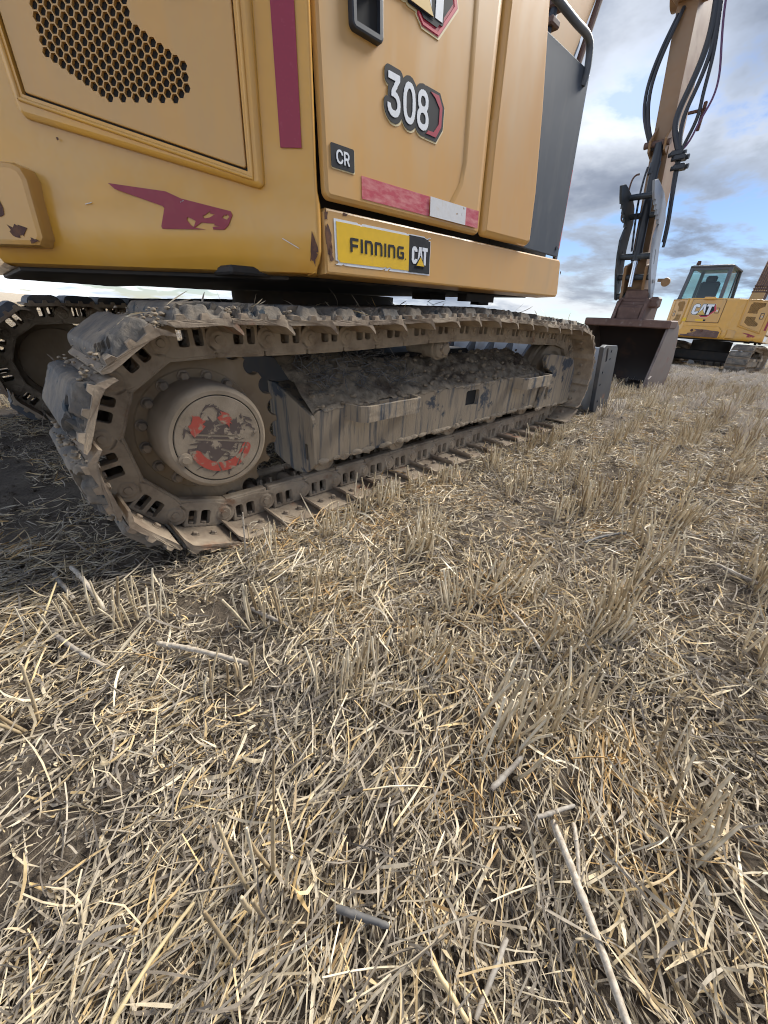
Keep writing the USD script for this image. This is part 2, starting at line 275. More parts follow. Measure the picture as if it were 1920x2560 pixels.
def lathe(profile, centre, axis='y', n=48):
    """profile: (radius, distance along the axis)"""
    pr = np.asarray(profile, float)
    ang = np.arange(n) * 2 * np.pi / n
    v = np.vstack([np.stack([r * np.cos(ang), np.full(n, h), r * np.sin(ang)], 1) for r, h in pr])
    f = []
    for i in range(len(pr) - 1):
        for j in range(n):
            k = (j + 1) % n
            f += [(i * n + j, (i + 1) * n + j, (i + 1) * n + k), (i * n + j, (i + 1) * n + k, i * n + k)]
    if axis == 'z':
        v = v[:, [0, 2, 1]] * np.array([1, 1, 1])
    if axis == 'x':
        v = v[:, [1, 0, 2]]
    m = trimesh.Trimesh(v + np.asarray(centre), f, process=False)
    trimesh.repair.fix_normals(m)
    return m

def ring_normals(p):
    d = np.roll(p, -1, 0) - p
    d /= np.linalg.norm(d, axis=1, keepdims=True) + 1e-12
    n1 = np.stack([d[:, 1], -d[:, 0]], 1)
    n0 = np.roll(n1, 1, 0)
    m = n0 + n1
    m /= (m * n0).sum(1, keepdims=True) + 1e-9
    return np.clip(m, -2.5, 2.5)

def clean(poly, r=0.0, seg=3):
    if r > 0:
        poly = poly.buffer(-r, join_style=2).buffer(r, quad_segs=seg)
        poly = poly.buffer(r, join_style=2).buffer(-r, quad_segs=seg) if False else poly
    return poly

def ccw(ring):
    p = np.asarray(ring.coords)[:-1]
    return p if sg.LinearRing(p).is_ccw else p[::-1]

def panel(poly, d, bev=0.003, z0=0.0, r=0.0, bw=1.0):
    """a plate from z0 to z0 + d with a rounded upper edge; poly may have holes"""
    poly = clean(poly if isinstance(poly, sg.base.BaseGeometry) else sg.Polygon(poly), r)
    out = []
    for g in getattr(poly, 'geoms', [poly]):
        if g.area < 1e-9:
            continue
        o = ccw(g.exterior)
        nn = ring_normals(o)
        lev = [(z0, 0.0), (z0 + d - bev, 0.0), (z0 + d - 0.3 * bev, 0.3 * bev * bw), (z0 + d, bev * bw)] if bev > 0 else [(z0, 0.0), (z0 + d, 0.0)]
        rings = [np.c_[o - nn * off, np.full(len(o), z)] for z, off in lev]
        v = np.vstack(rings)
        n = len(o)
        f = []
        for i in range(len(rings) - 1):
            for j in range(n):
                k = (j + 1) % n
                f += [(i * n + j, i * n + k, (i + 1) * n + k), (i * n + j, (i + 1) * n + k, (i + 1) * n + j)]
        out.append(trimesh.Trimesh(v, f, process=False))
        top = sg.Polygon(rings[-1][:, :2], [h.coords for h in g.interiors])
        tv, tf = trimesh.creation.triangulate_polygon(top, engine='earcut')
        out.append(trimesh.Trimesh(np.c_[tv, np.full(len(tv), z0 + d)], tf, process=False))
        for h in g.interiors:
            p = ccw(h)[::-1]
            m = len(p)
            vv = np.vstack([np.c_[p, np.full(m, z0)], np.c_[p, np.full(m, z0 + d)]])
            ff = []
            for j in range(m):
                k = (j + 1) % m
                ff += [(j, k, m + k), (j, m + k, m + j)]
            out.append(trimesh.Trimesh(vv, ff, process=False))
    return cat(out)

def prism(poly, d):
    """a closed plate of even thickness"""
    poly = poly if isinstance(poly, sg.base.BaseGeometry) else sg.Polygon(poly)
    return cat([trimesh.creation.extrude_polygon(g, d, engine='earcut') for g in getattr(poly, 'geoms', [poly])])

class Plane:
    """a flat place on a machine: x along u, y along v, z outwards"""
    def __init__(s, o, u, v):
        s.o = np.asarray(o, float)
        s.u = np.asarray(u, float) / np.linalg.norm(u)
        v = np.asarray(v, float)
        s.v = v / np.linalg.norm(v)
        s.n = np.cross(s.u, s.v)
    def put(s, m):
        m = m.copy()
        v = np.asarray(m.vertices)
        m.vertices = s.o + v[:, :1] * s.u + v[:, 1:2] * s.v + v[:, 2:] * s.n
        return m
    def at(s, x, y, z=0.0):
        return s.o + x * s.u + y * s.v + z * s.n

def rough(m, amp, scale, seed=0, oct=4):
    m = m.copy()
    v = np.asarray(m.vertices)
    n = (meshkit.fbm(v * scale, oct, seed) - 0.5) * 2
    m.vertices = v + np.asarray(m.vertex_normals) * (n * amp)[:, None]
    return m

def gridbox(nx, ny, nz):
    """a box from 0 to 1 in each axis with its faces divided"""
    b = []
    for ax, (na, nb) in enumerate(((ny, nz), (nz, nx), (nx, ny))):
        a, c = np.meshgrid(np.linspace(0, 1, na + 1), np.linspace(0, 1, nb + 1), indexing='ij')
        i, j = np.meshgrid(np.arange(na), np.arange(nb), indexing='ij')
        q = (i * (nb + 1) + j).ravel()
        quads = np.stack([q, q + nb + 1, q + nb + 2, q + 1], 1)
        for s in (0, 1):
            v = np.zeros((a.size, 3))
            v[:, ax] = s; v[:, (ax + 1) % 3] = a.ravel(); v[:, (ax + 2) % 3] = c.ravel()
            f = np.vstack([quads[:, [0, 1, 2]], quads[:, [0, 2, 3]]])
            b.append(trimesh.Trimesh(v, f if s else f[:, ::-1], process=False))
    m = cat(b)
    m.merge_vertices()
    return m

def blob(r, seed, n=22, jag=0.45, sx=1.0, sy=1.0):
    g = np.random.default_rng(seed)
    a = np.sort(g.uniform(0, 2 * np.pi, n))
    rr = r * (1 + jag * (g.random(n) - 0.5) * 2)
    return sg.Polygon(np.stack([rr * np.cos(a) * sx, rr * np.sin(a) * sy], 1)).buffer(0)

def icosphere(r, c=(0, 0, 0), s=(1, 1, 1), sub=1):
    m = trimesh.creation.icosphere(sub, r)
    m.apply_scale(s)
    m.apply_translation(c)
    return m

# ------------------------------------------------------------------ putting meshes on the stage
used = {}
def numbered(parent, name):
    k = used.get((parent, name), 0)
    used[(parent, name)] = k + 1
    return name if k == 0 else f'{name}_{k:03d}'

def give_tone(p, mesh, smooth):
    t = getattr(mesh, 'metadata', {}).get('tone')
    if t is not None and smooth in (False, True):
        UsdGeom.PrimvarsAPI(p).CreatePrimvar('tone', Sdf.ValueTypeNames.FloatArray, 'vertex').Set(Vt.FloatArray.FromNumpy(np.asarray(t, np.float32)))

def obj(name, mesh, m, parent=None, smooth=32, tf=None, label=None):
    base = str(parent.GetPath()) if parent else '/World'
    path = base + '/' + numbered(base, name)
    p = usdkit.mesh(stage, path, mesh, M[m] if isinstance(m, str) else m, smooth=smooth)
    give_tone(p, mesh, smooth)
    if tf is not None:
        UsdGeom.Xformable(p).AddTransformOp().Set(Gf.Matrix4d(np.asarray(tf).T.tolist()))
    if label:
        p.GetPrim().SetCustomDataByKey('label', label)
    return p.GetPrim()

def tag(p, label=None, category=None, group=None, kind=None):
    for k, v in (('label', label), ('category', category), ('group', group), ('kind', kind)):
        if v:
            p.SetCustomDataByKey(k, v)
    return p

def thing(name, label, category, group=None, tf=None):
    x = UsdGeom.Xform.Define(stage, '/World/' + numbered('/World', name))
    if tf is not None:
        x.AddTransformOp().Set(Gf.Matrix4d(np.asarray(tf).T.tolist()))
    return tag(x.GetPrim(), label, category, group)

def ref(src, name, tf, parent='/World'):
    x = UsdGeom.Xform.Define(stage, parent + '/' + numbered(parent, name))
    x.GetPrim().GetReferences().AddInternalReference(src)
    x.AddTransformOp().Set(Gf.Matrix4d(np.asarray(tf).T.tolist()))
    x.GetPrim().SetInstanceable(True)
    return x.GetPrim()

# ------------------------------------------------------------------ the field
def sstep(a, b, x):
    t = np.clip((np.asarray(x, float) - a) / (b - a), 0, 1)
    return t * t * (3 - 2 * t)

def height(x, y):
    x, y = np.asarray(x, float), np.asarray(y, float)
    xs = np.where(x < 2.0, x, 2.0 + 1.6 * np.tanh((x - 2.0) / 1.6))
    xs = np.where(xs < -2.5, -2.5, xs)
    h = 0.05228 * xs - 0.0024 * np.clip(y, -4, 6) + 0.056
    p = np.stack([x, y, 0 * x], -1)
    r = np.hypot(x, y + 1)
    fade = 1 / (1 + (r / 30) ** 2)
    h = h + (meshkit.fbm(p * 1.3, 3, 3) - 0.5) * 0.045 * fade + (meshkit.fbm(p * 9.0, 3, 5) - 0.5) * 0.026 * np.where(r < 8, 1, 0)
    # the tracks have pressed themselves in; loose earth stands behind the near one
    for y0, y1 in ((-0.125, 0.30), (1.72, 2.15)):
        ins = sstep(y0 - 0.02, y0 + 0.03, y) * (1 - sstep(y1 - 0.03, y1 + 0.02, y)) * sstep(-0.28, -0.1, x) * (1 - sstep(2.3, 2.5, x))
        h = h - 0.03 * ins
        d2 = ((x + 0.45) / 0.5) ** 2 + ((y - (y0 + y1) / 2) / 0.3) ** 2
        h = h + 0.03 * np.exp(-d2) * (1 - ins)
    return h

radii = np.r_[0.0, 0.06 * 1.022 ** np.arange(310)]
radii = np.r_[radii[radii < 60], np.geomspace(62, 6000, 40)]
nsec = 340
ang = np.arange(nsec) * 2 * np.pi / nsec
gx = (radii[1:, None] * np.cos(ang)).ravel() - 0.1
gy = (radii[1:, None] * np.sin(ang)).ravel() - 0.8
gv = np.vstack([[[-0.1, -0.8, 0]], np.stack([gx, gy, 0 * gx], 1)])
gv[:, 2] = height(gv[:, 0], gv[:, 1])
gf = [np.stack([np.zeros(nsec, int), 1 + np.arange(nsec), 1 + (np.arange(nsec) + 1) % nsec], 1)]
ii, jj = np.meshgrid(np.arange(len(radii) - 2), np.arange(nsec), indexing='ij')
a_, b_ = 1 + ii * nsec + jj, 1 + ii * nsec + (jj + 1) % nsec
gf += [np.stack([a_, a_ + nsec, b_ + nsec], -1).reshape(-1, 3), np.stack([a_, b_ + nsec, b_], -1).reshape(-1, 3)]
g = obj('field', trimesh.Trimesh(gv, np.vstack(gf), process=False), 'soil', smooth=True)
tag(g, kind='structure')

# ------------------------------------------------------------------ marks and lettering
def text2d(t, h, bold=True, sx=1.0):
    m = meshkit.text_mesh(t, h, 0.002, bold)
    f = m.faces[m.face_normals[:, 2] > 0.9]
    s = shapely.union_all([sg.Polygon(m.vertices[q][:, :2]).buffer(1e-5) for q in f])
    x0, y0 = s.bounds[:2]
    return affinity.scale(affinity.translate(s, -x0, 0), sx, 1.0, origin=(0, 0))

def stroke(lines, w):
    return shapely.union_all([sg.LineString(l).buffer(w / 2, cap_style=2, join_style=1, quad_segs=4) for l in lines])

def finning(h):
    w, s, out, x = 0.80 * h, 0.20 * h, [], 0.0
    a, b = s / 2, h - s / 2
    F = lambda: [[(a, 0), (a, b), (w, b)], [(a, h * 0.46), (w * 0.9, h * 0.46)]]
    N = lambda: [[(a, 0), (a, b), (w * 0.72, b), (w - a, b - h * 0.16), (w - a, 0)]]
    I = lambda: [[(a, 0), (a, h)]]
    G = lambda: [[(w - a * 0.5, b), (a + 0.1 * h, b), (a, b - 0.1 * h), (a, a + 0.1 * h), (a + 0.1 * h, a), (w - a, a), (w - a, h * 0.48), (w * 0.5, h * 0.48)]]
    for fn, wd in ((F, w), (I, s), (N, w), (N, w), (I, s), (N, w), (G, w)):
        out.append(affinity.translate(stroke(fn(), s), x, 0))
        x += wd + 0.22 * h
    out.append(sg.Point(x - 0.02 * h, 0.05 * h).buffer(0.05 * h))
    return shapely.union_all(out)

def decal(root, pl, poly, m, lvl, name='decal', t=0.0012, **k):
    """a printed film on a panel; lvl raises it over the film below"""
    poly = poly if isinstance(poly, sg.base.BaseGeometry) else sg.Polygon(poly)
    mm = prism(poly.simplify(0.0004), t)
    mm.apply_translation((0, 0, lvl))
    return obj(name, pl.put(mm), m, root, smooth=False, **k)

def letters_cat(w, h):
    """three heavy letters, the middle one with its foot cut out"""
    lw = 0.355 * w
    C = shapely.union_all([sg.LineString([(0.27 * w, 0.70 * h), (0.27 * w, 0.80 * h), (0.22 * w, 0.88 * h), (0.13 * w, 0.88 * h), (0.075 * w, 0.78 * h), (0.075 * w, 0.22 * h), (0.13 * w, 0.12 * h), (0.22 * w, 0.12 * h), (0.27 * w, 0.2 * h), (0.27 * w, 0.30 * h)]).buffer(0.068 * w, cap_style=2)])
    A = sg.Polygon([(0.345 * w, 0), (0.45 * w, h), (0.60 * w, h), (0.70 * w, 0), (0.58 * w, 0), (0.565 * w, 0.2 * h), (0.47 * w, 0.2 * h), (0.455 * w, 0)]).difference(sg.Polygon([(0.485 * w, 0.38 * h), (0.555 * w, 0.38 * h), (0.523 * w, 0.8 * h)]))
    T = sg.Polygon([(0.66 * w, h), (1.0 * w, h), (1.0 * w, 0.79 * h), (0.90 * w, 0.79 * h), (0.90 * w, 0), (0.765 * w, 0), (0.765 * w, 0.79 * h), (0.66 * w, 0.79 * h)])
    return shapely.union_all([C, A, T])

def logo(root, pl, u0, v0, w, lv=0.0005):
    h = 0.54 * w
    let = affinity.affine_transform(letters_cat(w, h), [1, 0.05, 0, 1, u0, v0])
    tri = sg.Polygon([(u0 + 0.31 * w, v0 - 0.02 * h), (u0 + 0.52 * w, v0 + 0.47 * h), (u0 + 0.72 * w, v0 - 0.02 * h)])
    hexa = sg.Polygon([(u0 + 0.45 * w, v0 - 0.12 * h), (u0 + 0.55 * w, v0 - 0.26 * h), (u0 + 0.86 * w, v0 - 0.26 * h), (u0 + 1.21 * w, v0 + 0.42 * h), (u0 + 1.09 * w, v0 + 1.0 * h), (u0 + 0.6 * w, v0 + h)])
    inner = affinity.scale(hexa, 0.80, 0.80, origin=(u0 + 0.62 * w, v0 + 0.42 * h))
    ring = shapely.union_all([let.buffer(0.03 * w), tri.buffer(0.03 * w)]).union(hexa)
    decal(root, pl, ring.buffer(0.014 * w), 'cream', lv, 'logo_edge')
    decal(root, pl, hexa.buffer(-0.002), 'redprint', lv + 0.0012, 'logo_chevron')
    decal(root, pl, affinity.scale(hexa, 0.93, 0.93, origin=(u0 + 0.72 * w, v0 + 0.3 * h)).difference(affinity.scale(hexa, 0.86, 0.86, origin=(u0 + 0.66 * w, v0 + 0.36 * h))), 'redprint2', lv + 0.0024, 'logo_chevron')
    decal(root, pl, shapely.union_all([let.buffer(0.026 * w), inner, tri.buffer(0.022 * w)]), 'blackprint', lv + 0.0036, 'logo_field')
    decal(root, pl, let, 'white', lv + 0.0048, 'logo_letters')
    decal(root, pl, tri.buffer(0.012 * w, join_style=2).intersection(sg.box(-9, v0 - 0.04 * h, 9, 9)), 'blackprint', lv + 0.006, 'logo_field')
    decal(root, pl, tri, 'gold', lv + 0.0072, 'logo_triangle')

# ------------------------------------------------------------------ running gear
P = 0.154
def chain_pins():
    sp = [(0.389 + 0.271 * math.cos(t), t) for t in np.linspace(math.pi, 0, 2)]
    t = np.linspace(-np.pi / 2, -3 * np.pi / 2, 80)
    arc = np.stack([0.271 * np.cos(t), 0.389 + 0.271 * np.sin(t)], 1)
    top = spline([(0, 0.660), (0.1, 0.652), (0.4, 0.650), (0.75, 0.657), (1.14, 0.668), (1.5, 0.657), (1.9, 0.634), (2.26, 0.6175)], 160)[1:-1] if False else None
    from scipy.interpolate import PchipInterpolator
    tx = np.linspace(0.02, 2.24, 160)
    tz = PchipInterpolator([0, 0.1, 0.4, 0.75, 1.14, 1.5, 1.9, 2.26], [0.660, 0.652, 0.650, 0.657, 0.668, 0.657, 0.634, 0.6175])(tx)
    t = np.linspace(np.pi / 2, -np.pi / 2, 80)
    idl = np.stack([2.26 + 0.25 * np.cos(t), 0.3675 + 0.25 * np.sin(t)], 1)
    c = np.vstack([arc, np.stack([tx, tz], 1), idl, [[0, 0.118]]])
    d = np.r_[0, np.cumsum(np.linalg.norm(np.diff(c, axis=0), axis=1))]
    n = round(d[-1] / P)
    s = np.arange(n) * d[-1] / n
    return np.stack([np.interp(s, d, c[:, 0]), np.interp(s, d, c[:, 1])], 1)
PINS = chain_pins()

def shoe_frames():
    out = []
    for i in range(len(PINS)):
        a, b = PINS[i], PINS[(i + 1) % len(PINS)]
        e1 = np.array([b[0] - a[0], 0, b[1] - a[1]]); e1 /= np.linalg.norm(e1)
        e3 = np.cross(e1, [0, 1.0, 0])
        T = np.eye(4)
        T[:3, 0], T[:3, 1], T[:3, 2], T[:3, 3] = e1, (0, 1, 0), e3, (a[0], 0, a[1])
        out.append(T)
    return out
FRAMES = shoe_frames()
YO, YI = -0.137, 0.313            # the shoe's outer and inner end; the chain lies between 0 and 0.176

def shoe_plate(seed):
    prof = sg.Polygon([(-0.012, 0.050), (0.004, 0.044), (0.118, 0.044), (0.142, 0.040), (0.158, 0.027), (0.168, 0.018), (0.170, 0.024), (0.160, 0.040), (0.148, 0.054),
                       (0.142, 0.058), (0.141, 0.070), (0.126, 0.070), (0.120, 0.060), (0.090, 0.058), (0.086, 0.071), (0.072, 0.071), (0.067, 0.058), (0.036, 0.059), (0.030, 0.070), (0.014, 0.070), (0.010, 0.059), (-0.010, 0.057)])
    m = trimesh.creation.extrude_polygon(prof, YI - YO, engine='earcut')
    m.vertices = np.asarray(m.vertices)[:, [0, 2, 1]] + (0, YO, 0)
    m.invert()
    m = m.subdivide_to_size(0.05)
    v = np.asarray(m.vertices)
    n = meshkit.fbm(v * 28, 3, seed) - 0.5
    end = np.exp(-((v[:, 1] - YO) / 0.03) ** 2)
    v = v + np.stack([0 * n, end * n * 0.016, n * 0.005], 1)
    m.vertices = v
    return m

def pad(seed, torn=True, q=1.0):
    nx, ny, nz = int(16 * q), int(48 * q), max(2, int(6 * q))
    m = gridbox(nx, ny, nz)
    v = np.asarray(m.vertices)
    x, y, z = v[:, 0].copy(), v[:, 1].copy(), v[:, 2].copy()
    g = np.random.default_rng(seed)
    X = 0.006 + 0.142 * (x + (0.5 - x) * 0.16 * z ** 2)
    Y = YO + 0.008 + (YI - YO - 0.022) * (y + (0.5 - y) * 0.06 * z)
    Z = 0.057 + 0.037 * z
    # rounded long edges, a broken outer end
    Z -= 0.008 * np.abs(2 * x - 1) ** 11 * z
    e = np.clip((0.12 + 0.07 * g.random() - y) / 0.13, 0, 1)
    if torn:
        w = np.stack([X * 34, Y * 34, Z * 12], 1)
        nn = meshkit.fbm(w, 3, seed + 50)
        n5 = meshkit.fbm(w * 3.3, 3, seed + 57) - 0.5
        chunk = sstep(0.54, 0.59, nn + 0.25 * (e - 0.75)) * (e > 0)
        Z -= (z > 0.05) * z * (chunk * (0.015 + 0.010 * n5) + e * (0.003 + 0.007 * n5))
        Y += e * z * (0.008 + 0.012 * n5 + 0.012 * chunk)
    w = np.stack([X * 22, Y * 10, Z * 22], 1)
    n1 = meshkit.fbm(w, 4, seed) - 0.5
    n2 = meshkit.fbm(w * 3.2, 3, seed + 9) - 0.5
    k = (z > 0.05)
    n3 = meshkit.fbm(w * 9, 2, seed + 19) - 0.5
    Z += k * (n1 * 0.004 + n2 * 0.003 * (1 + 5 * e) + n3 * 0.003)
    X += (n1 * 0.004 + n2 * 0.003 * (1 + 3 * e) + n3 * 0.002) * k
    m.vertices = np.stack([X, Y, Z], 1)
    return m

def link_mesh():
    """one chain link: two side plates with two windows each, pin bosses and the rail on top (towards the wheels)"""
    body = shapely.union_all([sg.Point(0.0, 0.0).buffer(0.037, quad_segs=6), sg.Polygon([(0.0, 0.034), (0.0, -0.034), (0.030, -0.042), (0.122, -0.042), (0.148, -0.030), (0.118, 0.0), (0.124, 0.043), (0.012, 0.043)])])
    body = body.buffer(0.008).buffer(-0.012).buffer(0.004)
    win = [sg.box(0.044, -0.014, 0.074, 0.035).buffer(-0.007).buffer(0.007, quad_segs=3), sg.box(0.086, -0.014, 0.112, 0.035).buffer(-0.007).buffer(0.007, quad_segs=3)]
    pl = body.difference(shapely.union_all(win))
    out = []
    for s, y0 in ((1, 0.0), (-1, 0.176)):
        m = panel(pl, 0.026, 0.003)
        v = np.asarray(m.vertices)
        yy = 0.026 - v[:, 2]
        m.vertices = np.stack([v[:, 0], y0 + s * yy, v[:, 1]], 1)
        if s > 0: m.invert()
        out.append(m)
        out.append(lathe([(0.0, -0.007), (0.010, -0.007), (0.0115, -0.003), (0.021, -0.003), (0.026, 0.0), (0.030, 0.004)], (0, 0, 0), 'y', 18))
        v = np.asarray(out[-1].vertices); v[:, 1] = y0 + s * v[:, 1]; out[-1].vertices = v
        out.append(box((0.066, y0 + s * 0.020, -0.041), (0.150, 0.034, 0.016), 0.004))
    out.append(cyl((0, 0.02, 0), (0, 0.156, 0), 0.024, 14))
    m = cat(out)
    trimesh.repair.fix_normals(m)
    return m

def hexbolt(c, r, h, axis):
    b = lathe([(0.0, h), (r * 0.80, h), (r, h * 0.82), (r, 0.0)], (0, 0, 0), 'y', 6)
    w = lathe([(r * 1.28, h * 0.22), (r * 1.3, 0.0)], (0, 0, 0), 'y', 14)
    c0 = lathe([(0.0, h * 0.22), (r * 1.28, h * 0.22)], (0, 0, 0), 'y', 14)
    m = cat([b, w, c0])
    m.apply_transform(trimesh.geometry.align_vectors([0, 1, 0], axis))
    m.apply_translation(c)
    return m

PLATES = [shoe_plate(s) for s in range(3)]
PADS = [pad(20 + s) for s in range(5)]
LINK = link_mesh()
def mirrored(m):
    m = m.copy()
    v = np.asarray(m.vertices).copy()
    v[:, 1] = 2.023 - v[:, 1]
    m.vertices = v
    m.invert()
    return m

def mud_sheet(pts_fn, nu, nv, amp, seed, scale):
    u, v = np.meshgrid(np.linspace(0, 1, nu + 1), np.linspace(0, 1, nv + 1), indexing='ij')
    p = pts_fn(u, v).reshape(-1, 3)
    n = meshkit.fbm(p * scale, 5, seed)
    p[:, 2] += amp * (n - 0.25)
    i, j = np.meshgrid(np.arange(nu), np.arange(nv), indexing='ij')
    a = (i * (nv + 1) + j).ravel()
    f = np.vstack([np.stack([a, a + nv + 1, a + nv + 2], 1), np.stack([a, a + nv + 2, a + 1], 1)])
    return trimesh.Trimesh(p, f, process=False)

def ribbon(p0, d, L, w, curl, g, seg=4, droop=0.6):
    """a curling dry leaf as a strip"""
    d = np.asarray(d, float) / np.linalg.norm(d)
    side = np.cross(d, g.normal(size=3)); side /= np.linalg.norm(side)
    pts, dirs = [np.asarray(p0, float)], d.copy()
    tw = g.normal() * 1.2 / seg
    V = []
    ww = w * np.sin(np.linspace(0.5, 2.9, seg + 1))
    bend = g.normal(size=3) * curl / seg
    for i in range(seg + 1):
        V += [pts[-1] - side * ww[i] / 2, pts[-1] + side * ww[i] / 2]
        dirs = dirs + bend + np.array([0, 0, -droop / seg * max(0, dirs[2])])
        dirs /= np.linalg.norm(dirs)
        side = side + np.cross(dirs, side) * tw
        side = side - dirs * (side @ dirs); side /= np.linalg.norm(side)
        pts.append(pts[-1] + dirs * L / seg)
    f = []
    for i in range(seg):
        a = 2 * i
        f += [(a, a + 1, a + 3), (a, a + 3, a + 2)]
    return np.array(V), np.array(f)

def stem(p0, p1, r, n=4, bow=0.0, g=None):
    p = np.linspace(p0, p1, 4)
    if bow and g is not None:
        o = g.normal(size=3) * bow
        p = p + np.sin(np.linspace(0, np.pi, 4))[:, None] * o
    m = tube(p, r * np.array([1.0, 1.0, 0.96, 0.9]), n, cap=True)
    return np.asarray(m.vertices), np.asarray(m.faces)

def join(vf):
    v, f, n, t = [], [], 0, []
    g = np.random.default_rng(len(vf) * 7 + 1)
    for a, b in vf:
        v.append(a); f.append(b + n); n += len(a)
        t.append(np.full(len(a), g.random()))
    m = trimesh.Trimesh(np.vstack(v), np.vstack(f), process=False)
    m.metadata['tone'] = np.concatenate(t)
    return m

# ------------------------------------------------------------------ an excavator, in its own frame: x forward, y left, z up, sprocket axle over the origin
SIDE = Plane((0.337, -0.130, 0.830), (1, 0, 0), (0, 0.055, 1))
FACET = Plane((0.337, -0.130, 0.830), (0.69, -0.72, 0), (0, 0, 1))
REAR = Plane((-0.320, 0.0, 0.0), (0, -1, 0), (0, 0, 1))
LFACET = Plane((-0.320, 1.550, 0.830), (-0.657, -0.612, 0), (0, 0, 1))

def hexes(region, s=0.0108, hole=0.0093):
    x0, y0, x1, y1 = region.bounds
    out = []
    for i in range(int((x1 - x0) / (1.5 * s)) + 2):
        for j in range(int((y1 - y0) / (math.sqrt(3) * s)) + 2):
            c = (x0 + i * 1.5 * s, y0 + (j + 0.5 * (i % 2)) * math.sqrt(3) * s)
            if region.contains(sg.Point(c)):
                a = np.arange(6) * np.pi / 3
                out.append(sg.Polygon(np.stack([c[0] + hole * np.cos(a), c[1] + hole * np.sin(a)], 1)))
    return out

def far_obj(name, mesh, m, parent=None, smooth=32, tf=None, label=None):
    # the far track lies a little further back
    if str(parent.GetPath()).count('/') == 2:
        S = np.eye(4); S[0, 3] = -0.13
        tf = S @ (np.eye(4) if tf is None else tf)
    return obj(name, mesh, m, parent, smooth, tf, label)

